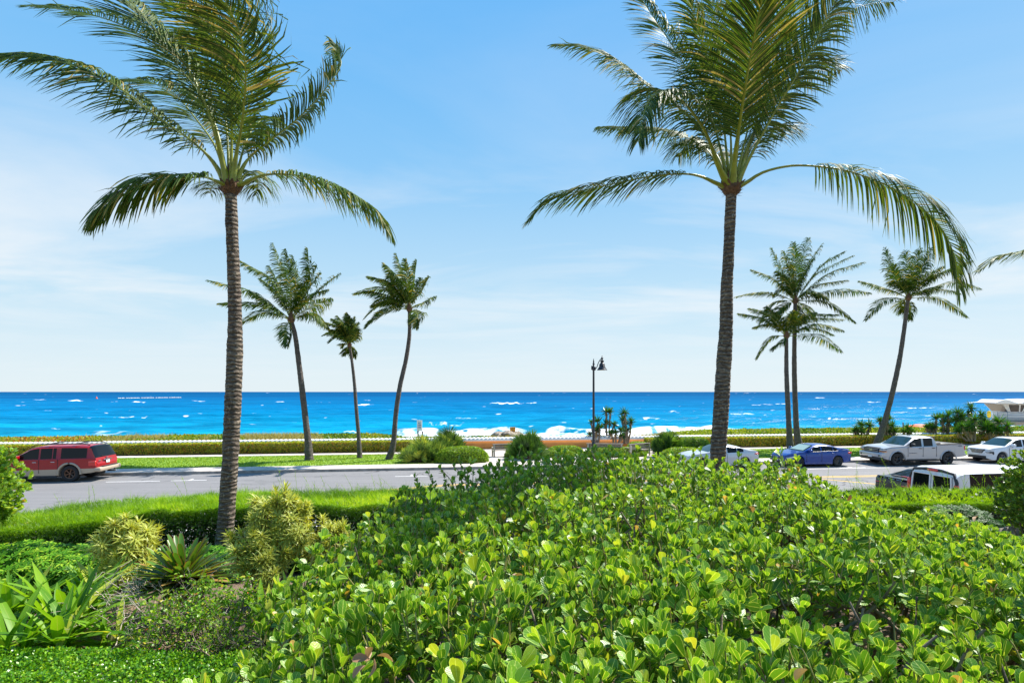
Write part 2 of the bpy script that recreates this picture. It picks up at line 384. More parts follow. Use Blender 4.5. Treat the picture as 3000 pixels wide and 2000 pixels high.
# ================================================================ sea
def sea():
    SZ=-3.0
    rows=[];d=62.0
    while d<420:
        rows.append(d); d+=max(.30,.30*(d/100.0)**2*.9)
    rows+=list(np.geomspace(425,30000,150)); rows=np.array(rows)
    pxs=np.linspace(-900,3900,1500); a=(pxs-1500)/F
    Y,A=np.meshgrid(rows,a,indexing='ij'); X=A*Y; PX=A*F+1500
    near=np.clip(1-(Y-150)/700,0,1)
    z=np.zeros_like(X)
    for k in range(14):
        lam=rng.uniform(2.5,16); th=rng.normal(0,.45); ph=rng.random()*6.28
        kx,ky=math.sin(th)*2*PI/lam,math.cos(th)*2*PI/lam
        env=.4+1.2*vnoise(X/lam/2.5+k*3,Y/lam/1.8+k*7)
        z+=.012*lam**.85*np.sin(kx*X+ky*Y+ph)*env
    z*=near*.75
    foam_glint=np.zeros_like(X)
    # swells that break along the beach
    def brk(D0,amp,wd,fl,pxa,seed,fm=1):
        nonlocal z,foam_glint
        Dc=D0+ (fbm(PX/260+seed,PX*0+seed)-.5)*12
        A_=np.interp(PX,*zip(*pxa))*(.75+.5*vnoise(PX/60+seed,PX*0+3))
        s_=np.where(Y<Dc,wd*.55,wd*1.6)
        h=amp*A_*np.exp(-((Y-Dc)/s_)**2)
        z+=h
        f=np.clip((Y-(Dc-fl))/(fl*.4),0,1)*np.clip((Dc+wd*.35-Y)/(wd*.5),0,1)*np.clip(A_*1.8-.72,0,1)
        f*=np.clip(.45+2.6*(fbm(X*.7+seed,Y*.55)-.40),0,1)
        foam_glint=np.maximum(foam_glint,f*fm)
    brk(101,1.05,3.4,13,[(-900,.25),(100,.25),(240,.5),(420,.5),(480,.1),(1120,.12),(1180,.85),(1300,.9),(1440,.8),(1545,.55),(1560,.05),(1565,.15),(1640,1.1),(1760,1.0),(1860,.8),(2000,1.05),(2140,.75),(2300,.35),(2700,.4),(3900,.4)],2)
    brk(92,.5,2.2,9,[(-900,.4),(1100,.55),(1160,.9),(1500,.8),(1800,1),(2200,.8),(2400,.35),(3900,.4)],9)
    brk(86,.3,2,10,[(-900,.6),(300,.8),(480,.3),(1150,.8),(2200,.9),(2600,.5),(3900,.6)],19)
    brk(128,.65,4,3,[(-900,.0),(700,.2),(900,.25),(1050,.22),(1200,.1),(1550,.15),(1700,.15),(2000,.2),(2150,.3),(3900,.25)],5)
    for D0,am in ((150,.5),(176,.45),(206,.5),(240,.45),(285,.4)):
        brk(D0,am,5,1,[(-900,.6),(600,.9),(1400,.5),(2000,.9),(3900,.6)],D0*.13,0); 
    # scattered whitecaps, and small pale flecks painted in for sun glitter
    PY=HZ+(EYE-SZ)*F/Y
    caps=[(1480,1181,62,3.2,1),(1560,1180,20,1.5,.8),(1424,1191,14,1.5,.8),(115,1171,22,1.6,.9),(222,1173,24,2.2,1),(405,1177,24,2,1),(335,1176,12,1,.8),(590,1174,14,1.4,.8),(572,1173,10,1.4,.8),(1070,1186,28,3,1),(1078,1172,16,1,.7),
      (370,1221,40,2,.8),(425,1223,12,2,.7),(545,1219,10,1,.6),(820,1177,16,1.5,.8),(935,1178,10,1,.7),(1305,1243,60,5,.5),(1350,1228,60,3,.4),(1030,1268,30,2,.7),(780,1264,40,2,.5),(2290,1183,24,2.2,.9),(2230,1185,40,2.5,.6),(1890,1228,50,3,.7),(1960,1208,40,2,.4),(2160,1215,60,4,.5),(2250,1232,70,3,.5),
      (2700,1196,60,2,.7),(2560,1178,30,2,.7),(2440,1230,60,3,.5),(2860,1178,30,2.5,.9),(2400,1165,20,1.5,.7),(60,1187,20,1.5,.5),(140,1204,14,1,.5)]
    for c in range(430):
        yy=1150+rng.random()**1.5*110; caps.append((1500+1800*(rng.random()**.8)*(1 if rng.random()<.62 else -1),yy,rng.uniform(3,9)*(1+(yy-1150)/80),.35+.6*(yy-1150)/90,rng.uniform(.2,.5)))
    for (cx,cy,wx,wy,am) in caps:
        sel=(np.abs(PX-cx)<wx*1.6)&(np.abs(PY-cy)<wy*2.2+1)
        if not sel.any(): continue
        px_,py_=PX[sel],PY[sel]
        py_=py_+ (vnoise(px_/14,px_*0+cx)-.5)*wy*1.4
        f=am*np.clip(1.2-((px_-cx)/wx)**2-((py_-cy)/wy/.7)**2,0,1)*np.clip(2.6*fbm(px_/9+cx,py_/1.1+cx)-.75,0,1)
        foam_glint[sel]=np.maximum(foam_glint[sel],f)
    # shade: pale turquoise in the shallows to deep blue offshore
    deep=np.clip((np.log(Y)-math.log(85))/(math.log(1500)-math.log(85)),0,1)+ (fbm(X/90+5,Y/60)-.47)*.22*np.clip(Y/200,0,1)
    n,m_=X.shape
    V=np.stack([X,Y,z+SZ],-1).reshape(-1,3)
    i=np.arange(n-1)[:,None]*m_; j=np.arange(m_-1)[None]
    Q=np.stack([i+j,i+j+1,i+m_+j+1,i+m_+j],-1).reshape(-1,4)
    b=Bag(); b.add(V,Q,rnd=foam_glint.ravel(),uv=np.stack([np.clip(deep,0,1).ravel(),np.zeros(n*m_)],1))
    m,nt,p=newmat('sea_water')
    at_=nt.nodes.new('ShaderNodeAttribute'); at_.attribute_name='rnd'
    t=nt.nodes.new('ShaderNodeTexCoord'); sp=nt.nodes.new('ShaderNodeSeparateXYZ'); nt.links.new(t.outputs['UV'],sp.inputs[0])
    c=ramp(nt,sp.outputs[0],[(0,(.012,.34,.46)),(.10,(.002,.26,.42)),(.3,(.0,.18,.37)),(.55,(.0,.125,.30)),(.8,(.0,.075,.215)),(1,(.0,.050,.155))])
    v1=texco(nt,(.16,.42,.4)); n1=noise(nt,v1,1.0,6,.62,.6); v2=texco(nt,(.05,.13,.1)); n2=noise(nt,v2,.5,5,.6,.4)
    v3=texco(nt,(.010,.045,.1)); n3=noise(nt,v3,.8,5,.6,.4)
    hh=mathn(nt,'ADD',mathn(nt,'MULTIPLY',n1,1.0),mathn(nt,'ADD',mathn(nt,'MULTIPLY',n2,2.6),mathn(nt,'MULTIPLY',n3,5.0)))
    # water colour varies in stretched noise streaks, mostly darker, for wave texture
    n4=noise(nt,texco(nt,(.0022,.012,.1)),.8,6,.65,.3); n5=noise(nt,texco(nt,(.22,.75,.1)),1.0,5,.7,.5)
    c=mixc(nt,mathn(nt,'MULTIPLY',ramp(nt,n2,[(.44,(0,0,0)),(.60,(1,1,1))]),.45),c,(.0,.075,.17))
    c=mixc(nt,mathn(nt,'MULTIPLY',ramp(nt,n5,[(.48,(0,0,0)),(.64,(1,1,1))]),.35),c,(.0,.085,.20))
    c=mixc(nt,mathn(nt,'MULTIPLY',ramp(nt,n4,[(.46,(0,0,0)),(.62,(1,1,1))]),.35),c,(.0,.16,.33))
    c=mixc(nt,mathn(nt,'MULTIPLY',ramp(nt,n3,[(.5,(0,0,0)),(.62,(1,1,1))]),.35),c,(.0,.055,.155))
    fn=noise(nt,texco(nt,(1.6,3,2)),1.2,5,.7)
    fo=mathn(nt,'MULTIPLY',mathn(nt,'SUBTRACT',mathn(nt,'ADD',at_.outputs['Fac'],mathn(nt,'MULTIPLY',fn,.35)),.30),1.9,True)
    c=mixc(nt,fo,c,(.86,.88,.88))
    nt.links.new(c,p.inputs['Base Color'])
    # waves tilt the surface towards the viewer, so a rough sea mirrors little sky even near the horizon
    p.inputs['Roughness'].default_value=.9; p.inputs['Specular IOR Level'].default_value=0
    bump(nt,p,hh,.9,.6)
    gl=nt.nodes.new('ShaderNodeBsdfGlossy'); gl.inputs['Roughness'].default_value=.27; gl.inputs['Color'].default_value=(1,1,1,1)
    nt.links.new(p.inputs['Normal'].links[0].from_socket,gl.inputs['Normal'])
    mx=nt.nodes.new('ShaderNodeMixShader'); mx.inputs[0].default_value=.022
    nt.links.new(p.outputs[0],mx.inputs[1]); nt.links.new(gl.outputs[0],mx.inputs[2]); nt.links.new(mx.outputs[0],nt.nodes['Material Output'].inputs[0])
    o=b.build('sea',m,smooth=True); tag(o,kind='structure')
sea()
# a row of pale discharge floats and an orange marker buoy far out on the water
M['buoy']=mat('orange_buoy',(.8,.09,.02),.5); M['white_plastic']=mat('white_float',(.8,.8,.78),.5); M['rust']=mat('dark_pipe',(.12,.10,.09),.7,var=.3)
def sea_pt(px,py): 
    D=(EYE+3)*F/(py-HZ); return np.array([(px-1500)/F*D,D,-3.0])
p0,p1=sea_pt(345,1167),sea_pt(530,1165)
t=thing('floating_pipeline','long floating pipeline with pale floats lying far out on the sea','pipeline',tuple((p0+p1)/2))
b=Bag(); b.tube([p0+[0,0,.25],(p0+p1)/2+[0,0,.25],p1+[0,0,.25]],.35,8); b.build('pipe',M['rust'],loc=(p0+p1)/2,parent=t).location=(0,0,0)
for k in range(40):
    b=Bag(); c=p0+(p1-p0)*((k+.5+rng.uniform(-.2,.2))/40)
    if k%9==4: continue
    b.lathe([(0,-.9),(.3,-.8),(.42,-.3),(.42,.3),(.3,.8),(0,.9)],c+[0,0,.45],axis=tuple(p1-p0),seg=8)
    b.build('float',M['white_plastic'],loc=(p0+p1)/2,parent=t,smooth=True).location=(0,0,0)
c=sea_pt(283,1167.5)
b=Bag(); b.lathe([(0,-.3),(1.1,-.1),(1.2,.4),(.7,.9),(.35,1.7),(.2,2.4),(0,2.5)],c,seg=12)
tag(b.build('marker_buoy',M['buoy'],smooth=True,loc=c),'orange marker buoy floating left of the pale pipeline far out','buoy')

# small motor boats on the horizon
M['boat_white']=mat('boat_white',(.8,.8,.8),.4)
for px,lb in ((2185,'tiny white motor boat on the horizon right of the near right palm'),(1222,'tiny pale boat on the horizon above the white notice sign')):
    D=2300.0; c=np.array([(px-1500)/F*D,D,-3.0]); L=22 if px>2000 else 9
    t=thing('motor_boat',lb,'boat',tuple(c),0.1)
    b=Bag(); b.prism([(-L/2,1.6),(-L/2*.92,-.4),(L/2*.8,-.4),(L/2,2.4),(L*.2,2.0)],-2,2); b.build('hull',M['boat_white'],t)
    b=Bag(); b.prism([(-L*.22,2.0),(-L*.18,4.6),(L*.08,4.6),(L*.16,2.0)],-1.5,1.5); b.build('cabin',M['boat_white'],t)

# ================================================================ wall with tile cap
M['canopy_red']=mat('orange_red_canvas',(.8,.13,.04),.6)
t=thing('garden_wall','long low orange stucco wall with scalloped white tile cap along the beach','wall',tuple(W(0,43.85,0)),TH)
b=Bag(); b.box(-75,115,0,.22,-.3,.86); b.build('wall_face',M['orange_wall'],t)
b=Bag(); n=3200; xs=np.linspace(-75,115,n); sc=.055*np.abs(np.sin(xs*PI/.33))
prof=[(-.10,.80),(-.10,.97),(.0,1.02),(.11,1.05),(.22,1.02),(.32,.97),(.32,.80)]
V=[];
for (yy,zz) in prof: V.append(np.stack([xs,np.full(n,yy)-(0.03*np.abs(np.sin(xs*PI/.33)) if yy<0 else 0),np.full(n,zz)+(sc if zz>.9 else 0)],1))
V=np.concatenate(V); k=np.arange(len(prof)-1)[:,None]*n; j=np.arange(n-1)[None]
Q=np.stack([k+j,k+j+1,k+n+j+1,k+n+j],-1).reshape(-1,4); b.add(V,Q); b.build('tile_cap',M['tile_white'],t)

# clipped hedges in front of the wall
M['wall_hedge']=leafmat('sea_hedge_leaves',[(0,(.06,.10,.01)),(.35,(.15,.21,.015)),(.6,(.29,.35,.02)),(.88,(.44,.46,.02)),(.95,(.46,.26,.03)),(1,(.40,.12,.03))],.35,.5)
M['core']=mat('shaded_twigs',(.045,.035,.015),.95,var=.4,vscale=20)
M['twig']=mat('brown_twigs',(.20,.13,.08),.85,var=.3,vscale=15)
def hedgebox(u0,u1,lab,n):
    c=W((u0+u1)/2,43.0,.1)
    t=thing('clipped_hedge',lab,'hedge',tuple(c),TH,'clipped hedges along the beach wall')
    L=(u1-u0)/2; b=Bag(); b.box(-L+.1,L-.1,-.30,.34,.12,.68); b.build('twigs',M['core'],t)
    b=Bag(); 
    u=rng.uniform(-L,L,n); s_=rng.random(n); 
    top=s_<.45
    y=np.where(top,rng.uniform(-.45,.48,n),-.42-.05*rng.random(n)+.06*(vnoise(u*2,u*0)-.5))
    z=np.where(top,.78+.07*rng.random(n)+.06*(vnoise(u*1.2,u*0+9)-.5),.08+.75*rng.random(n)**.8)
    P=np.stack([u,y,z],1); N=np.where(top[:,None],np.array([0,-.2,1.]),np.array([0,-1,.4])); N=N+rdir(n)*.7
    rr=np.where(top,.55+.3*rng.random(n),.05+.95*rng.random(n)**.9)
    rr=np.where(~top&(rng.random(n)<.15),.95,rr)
    b.scatter(leaf_diam,P,rdir(n,.4),N,rng.uniform(.05,.11,n),rr)
    # back face and ends
    k=n//6; u=rng.uniform(-L,L,k); P=np.stack([u,.44+.05*rng.random(k),.1+.75*rng.random(k)],1)
    b.scatter(leaf_diam,P,rdir(k,.4),rdir(k)*.6+[0,1,.3],rng.uniform(.06,.11,k),rng.random(k)*.9)
    for s in (-1,1):
        k=500; P=np.stack([s*(L+.03*rng.random(k)),rng.uniform(-.44,.44,k),.1+.75*rng.random(k)],1)
        b.scatter(leaf_diam,P,rdir(k,.4),rdir(k)*.6+[s,0,.3],rng.uniform(.06,.11,k),rng.random(k)*.9)
    b.build('leaves',M['wall_hedge'],t)
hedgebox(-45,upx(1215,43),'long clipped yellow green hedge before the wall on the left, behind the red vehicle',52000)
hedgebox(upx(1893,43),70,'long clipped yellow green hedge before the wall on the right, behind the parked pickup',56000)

# dune plants beyond the wall
M['dune_leaf']=leafmat('dune_leaves',[(0,(.05,.12,.01)),(.4,(.14,.26,.02)),(.62,(.30,.36,.03)),(.75,(.36,.30,.06)),(.88,(.45,.16,.03)),(1,(.42,.05,.02))],.35,.5)
M['dune_straw']=leafmat('dune_straw',[(0,(.18,.22,.05)),(.5,(.34,.32,.11)),(1,(.46,.38,.20))],.3,.7)
b=Bag(); n=85000
u=rng.uniform(-40,62,n); v=44.3+7*rng.random(n)**1.5
X=u*CU-v*SU; Y=u*SU+v*CU; PXs=X/Y*F+1500
gap=np.interp(PXs,[-500,0,1100,1190,1420,1560,1700,1880,2010,2100,4000],[1.46,1.42,1.46,1.08,1.10,1.0,1.02,1.02,1.40,1.52,1.58])
top=gap-(v-44.3)*.083-.06+.22*(fbm(u*1.1,v*.8)-.45)+.10*(fbm(u*4,v*3)-.45)
top=top-np.clip(44.9-v,0,1)*.5
z=top-rng.random(n)**2*.5
zone=fbm(u*.35+40,v*.2)+.35*np.exp(-((PXs-100)/260)**2)
rr=np.clip(zone*.9-.12+rng.normal(0,.16,n),0,1)
straw=(fbm(u*.22+9,v*.15+4)+.12*np.exp(-((PXs-820)/150)**2)+.14*np.exp(-((PXs-2300)/160)**2)+.1*np.exp(-((PXs-2850)/120)**2)-.0)>.56
bright=np.exp(-((PXs-2780)/60)**2)+np.exp(-((PXs-2080)/110)**2)+np.exp(-((PXs-2660)/120)**2)
rr=np.where(bright>.4,.45+.15*rng.random(n),rr)
straw&=bright<.4
ok=(z>.45)
P=np.stack([X,Y,z],1)
s1=ok&~straw; k=s1.sum(); b.scatter(leaf_diam,P[s1],rdir(k,.8),rdir(k,.8),rng.uniform(.09,.19,k),rr[s1])
s2=ok&straw; k=s2.sum(); b.scatter(leaf_needle,P[s2]-[0,0,.1],rdir(k,1.5),rdir(k),np.stack([np.full(k,.8),rng.uniform(.25,.5,k),np.full(k,.3)],1),rng.random(k),m=1)
tag(b.build('dune_plants',[M['dune_leaf'],M['dune_straw']]),'low green, straw and red dune plants spreading behind the beach wall','ground cover',kind='stuff')
# ================================================================ palms
def crom(P, n):
    P=np.asarray(P,float); 
    if len(P)==2: P=np.vstack([P[0],(P[0]+P[1])/2,P[1]])
    Q=np.vstack([2*P[0]-P[1],P,2*P[-1]-P[-2]])
    seg=np.linalg.norm(np.diff(P,axis=0),axis=1); cum=np.concatenate([[0],np.cumsum(seg)]); cum/=cum[-1]
    out=[]
    for t in np.linspace(0,1,n):
        i=min(np.searchsorted(cum,t,side='right')-1,len(P)-2); f=(t-cum[i])/(cum[i+1]-cum[i])
        p0,p1,p2,p3=Q[i],Q[i+1],Q[i+2],Q[i+3]
        out.append(.5*((2*p1)+(-p0+p2)*f+(2*p0-5*p1+4*p2-p3)*f*f+(-p0+3*p1-3*p2+p3)*f**3))
    return np.array(out)
M['frond_near']=leafmat('palm_leaflets',[(0,(.016,.048,.010)),(.45,(.034,.088,.012)),(.78,(.075,.15,.016)),(.93,(.22,.22,.03)),(1,(.46,.36,.18))],.24,.58,rib=(.30,.30,.08),ribw=.05,tcol=1.6,spec=.16)
M['frond_far']=leafmat('palm_leaflets_far',[(0,(.020,.048,.010)),(.5,(.042,.095,.014)),(.85,(.13,.17,.02)),(1,(.34,.28,.06))],.28,.58,tcol=1.6,spec=.16)
M['petiole']=mat('palm_midrib',(.22,.25,.022),.45,var=.25,vscale=6)
M['petiole_dry']=mat('palm_midrib_yellow',(.50,.36,.05),.5,var=.2,vscale=6)
M['fibre']=mat('palm_fibre',(.13,.07,.035),.9,var=.6,vscale=22,bmp=.8,bscale=50)
def trunkmat(name, base, light, dark):
    m,nt,p=newmat(name); v=texco(nt,(1,1,1))
    n1=noise(nt,v,2.2,6,.7); n2=noise(nt,texco(nt,(5,5,26)),1.6,6,.72,1.2); n3=noise(nt,texco(nt,(9,9,5)),1.8,5,.7)
    c=ramp(nt,n1,[(.3,dark),(.55,base),(.8,light)])
    c=mixc(nt,.65,c,ramp(nt,n2,[(.40,dark),(.5,base),(.60,light)]))
    c=mixc(nt,ramp(nt,n3,[(.57,(0,0,0)),(.66,(1,1,1))]),c,light)
    w=nt.nodes.new('ShaderNodeTexWave'); w.bands_direction='Z'; w.inputs['Scale'].default_value=3.6; w.inputs['Distortion'].default_value=7.5; w.inputs['Detail'].default_value=3; w.inputs['Detail Scale'].default_value=.9; nt.links.new(v,w.inputs['Vector'])
    c=mixc(nt,mathn(nt,'MULTIPLY',ramp(nt,w.outputs['Fac'],[(.10,(1,1,1)),(.36,(0,0,0))]),.55),c,dark)
    nt.links.new(c,p.inputs['Base Color']); p.inputs['Roughness'].default_value=.88
    bump(nt,p,mathn(nt,'ADD',n2,mathn(nt,'ADD',w.outputs['Fac'],mathn(nt,'MULTIPLY',n3,.5))),1.0,.03); return m
M['trunk']=trunkmat('palm_trunk_bark',(.150,.108,.075),(.44,.37,.27),(.030,.022,.018))
M['trunk_far']=trunkmat('palm_trunk_bark_grey',(.12,.095,.08),(.26,.22,.185),(.035,.03,.028))

def frond(root, pts, Lmax, t0=.2, n=85, wind=(-.9,-.15,.0), droop=.6, width=.0165, r0=.045, near=True, roll=0.0, hdir=None, dry=0.0, sides=(-1,1), flare=True, seed=0):
    nseg=5 if near else 3
    C=crom(pts,40 if near else 16)
    T=nrm(np.gradient(C,axis=0))
    L=np.concatenate([[0],np.cumsum(np.linalg.norm(np.diff(C,axis=0),axis=1))]); LT=L[-1]; tt=L/LT
    h=(C[-1]-C[0])*np.array([1,1,0]) if hdir is None else np.array(hdir,float)
    h=nrm(h); S=np.array([h[1],-h[0],0.0])
    ts=np.repeat(np.linspace(t0,.995,n),2)+rng.normal(0,.25/n,2*n); ts=np.clip(ts,t0,1)
    sd=np.tile([-1.0,1.0],n); k=2*n
    keep=np.isin(sd,sides)&(rng.random(k)>.03); ts=ts[keep]; sd=sd[keep]; k=len(ts)
    ip=lambda A:np.stack([np.interp(ts,tt,A[:,c]) for c in range(3)],1)
    p=ip(C); tg=nrm(ip(T)); Sv=np.repeat(S[None],k,0); Sv=nrm(Sv-(Sv*tg).sum(1,keepdims=True)*tg); N=np.cross(Sv,tg); N*=np.sign(N[:,2:3]+1e-6)
    if roll:
        Sv,N=Sv*math.cos(roll)+N*math.sin(roll),N*math.cos(roll)-Sv*math.sin(roll)
    q=(ts-t0)/(1-t0)
    ln=Lmax*(.45+.55*np.sin(np.clip(q/.38,0,1)*PI/2))*np.interp(q,[0,.45,.8,1],[1,1,.72,.30])*rng.uniform(.85,1.1,k)
    phi=np.radians(np.interp(q,[0,.5,1],[28,42,68]))+rng.normal(0,.06,k)
    d0=nrm(sd[:,None]*Sv*np.cos(phi)[:,None]+tg*np.sin(phi)[:,None]+N*.22)
    wd=np.array(wind,float); G=np.array([0,0,-1.0])
    bendv=G[None]*droop*rng.uniform(.6,1.4,k)[:,None]+wd[None]*rng.uniform(.5,1.4,k)[:,None]
    pos=p.copy(); rows=[]; wprof=np.interp(np.linspace(0,1,nseg+1),[0,.15,.5,.85,1],[.5,1,.95,.5,.06])
    kink=rng.random(k)<.10; kd=rdir(k)*.8
    for s in range(nseg+1):
        f=s/nseg
        d=nrm(d0+bendv*(f*1.9)+(kd*(f>.55)*kink[:,None]))
        wv=tg-(tg*d).sum(1,keepdims=True)*d; wv=nrm(wv+1e-6)
        tw=np.cross(d,wv); wv=nrm(wv+tw*(.9*(rng.random(k)-.5)*f)[:,None]) if s==0 else nrm(wv+tw*(.35*np.sin(ts*40+s))[:,None])
        w=width*wprof[s]*(.7+.3*ln/Lmax)
        rows.append((pos-wv*w[:,None],pos+wv*w[:,None]))
        pos=pos+d*(ln/nseg)[:,None]
    V=np.stack([np.stack(r,1) for r in rows],1).reshape(k,-1,3)   # k,(nseg+1)*2
    nv=(nseg+1)*2
    Q=np.array([(2*i,2*i+1,2*i+3,2*i+2) for i in range(nseg)])
    Q=(Q[None]+(np.arange(k)*nv)[:,None,None]).reshape(-1,4)
    uv=np.tile(np.array([(x,s/nseg) for s in range(nseg+1) for x in (0,1)],float),(k,1))
    rr=np.clip(rng.normal(.42,.17,k)+dry,0,.9); rr=np.where(rng.random(k)<.05+dry*.3,.97,rr)
    tipdry=np.repeat(rr[:,None],nv,1); 
    tipdry[:,-2:]=np.maximum(tipdry[:,-2:],np.where(rng.random(k)<.35,1.0,.2)[:,None])
    b=Bag(); b.add(V.reshape(-1,3),Q,uv=uv,rnd=tipdry.ravel())
    fo=b.build('frond',M['frond_near'] if near else M['frond_far'],root)
    b=Bag(); rad=r0*np.interp(tt,[0,.04,.12,t0,.6,1],[1.7 if flare else 1,1.25,.8,.55,.28,.07])
    b.tube(C,rad,8 if near else 5,squash=.7)
    b.build('midrib',M['petiole_dry'] if dry>.2 else M['petiole'],fo,smooth=True)
    return fo

def trunk(root, pts, rads, far=False, scars=.055):
    C=crom(pts,6 if False else len(pts)*6); L=np.linalg.norm(np.diff(C,axis=0),axis=1).sum()
    n=int(L/(scars/3)) if not far else int(L/.09)
    n=min(n,700); C=crom(pts,n); t=np.linspace(0,1,n)
    r=np.interp(t,np.linspace(0,1,len(rads)),rads)
    saw=((np.arange(n)+ (0))%3)/2.0
    r=r*(1+ (.035 if not far else .03)*(saw-.5)+.06*(vnoise(t*60,t*0)-.5)+.05*(vnoise(t*9,t*0+4)-.5))
    b=Bag(); b.tube(C,r,24 if not far else 12)
    # irregular bark scars
    for Vi in range(len(b.V)-2): pass
    V=b.V[0]; seg=24 if not far else 12
    a=np.tile(np.arange(seg),n); k=np.repeat(np.arange(n),seg)
    ctr=np.repeat(C,seg,0); dv=V-ctr; V[:]=ctr+dv*(1+.10*(vnoise(a*.9+3,k*.35)-.5))[:,None]
    return b.build('trunk',M['trunk_far'] if far else M['trunk'],root,smooth=True)
def crownbase(root, hub, r, h, far=False):
    b=Bag(); hub=np.asarray(hub,float)
    b.lathe([(r*.8,-h*.55),(r*1.15,-h*.35),(r*1.45,-h*.12),(r*1.5,h*.1),(r*1.2,h*.5),(r*.8,h*1.0),(r*.35,h*1.6),(0,h*1.9)],hub,seg=14)
    n=300 if not far else 60
    a=rng.random(n)*2*PI; zz=rng.uniform(-.5,1.3,n)*h; rr=r*np.interp(zz/h,[-.5,0,.5,1.3],[1.0,1.45,1.2,.5])
    P=hub+np.stack([np.cos(a)*rr,np.sin(a)*rr,zz],1); N=np.stack([np.cos(a),np.sin(a),.2*a*0],1)
    b.scatter(leaf_needle,P,rdir(n,.2)+N*.5,N,np.stack([rng.uniform(.25,1.2,n)*r*2,rng.uniform(.06,.2,n)*r/.16,np.full(n,.1)],1),rng.random(n))
    # stubs of cut leaf bases
    for k in range(9 if not far else 4):
        aa=rng.random()*2*PI; z0=rng.uniform(-.4,.3)*h; d=np.array([math.cos(aa),math.sin(aa),.8])
        p=hub+np.array([math.cos(aa)*r*1.1,math.sin(aa)*r*1.1,z0]); b.tube([p,p+d*r*.5,p+d*r*1.0],[r*.4,r*.32,r*.12],6,squash=.5)
    b.build('fibre_sheath',M['fibre'],root)

def near_palm(label, D, hubpx, trunkpx, basez, rads, fr):
    base=at(trunkpx[0][0],trunkpx[0][1],D); 
    root=thing('coconut_palm',label,'palm tree',(0,0,0),0,'tall coconut palms in the garden bed')
    tp=[at(x,y,D) for x,y in trunkpx]+[at(hubpx[0],hubpx[1],D)]
    tp[0][2]=min(tp[0][2],basez)
    o=tp[0].copy(); root.location=o
    trunk(root,[p-o for p in tp],rads)
    hub=at(hubpx[0],hubpx[1],D)-o
    crownbase(root,hub,.125,.27)
    for f in fr:
        pts=[]; m=len(f['p'])
        for i,(x,y) in enumerate(f['p']):
            t=i/(m-1); dd=f['d']*t**1.2+f.get('c',0)*math.sin(t*PI)
            pts.append(at(x,y,D+dd)-o)
        a=rng.random()*6.28
        st=hub+np.array([0,0,.0]); sd=pts[1]-st; 
        pts[0]=st+nrm(sd*np.array([1,1,.3]))*.10
        frond(root,pts,**{k:v for k,v in f.items() if k not in('p','d','c')})
    return root
zA=lambda L:[(x/1.96,y/1.96) for x,y in L]
zB=lambda L:[(1500+.574*x,.574*y) for x,y in L]
DL=10.6
wl=(-.8,-.1,0)
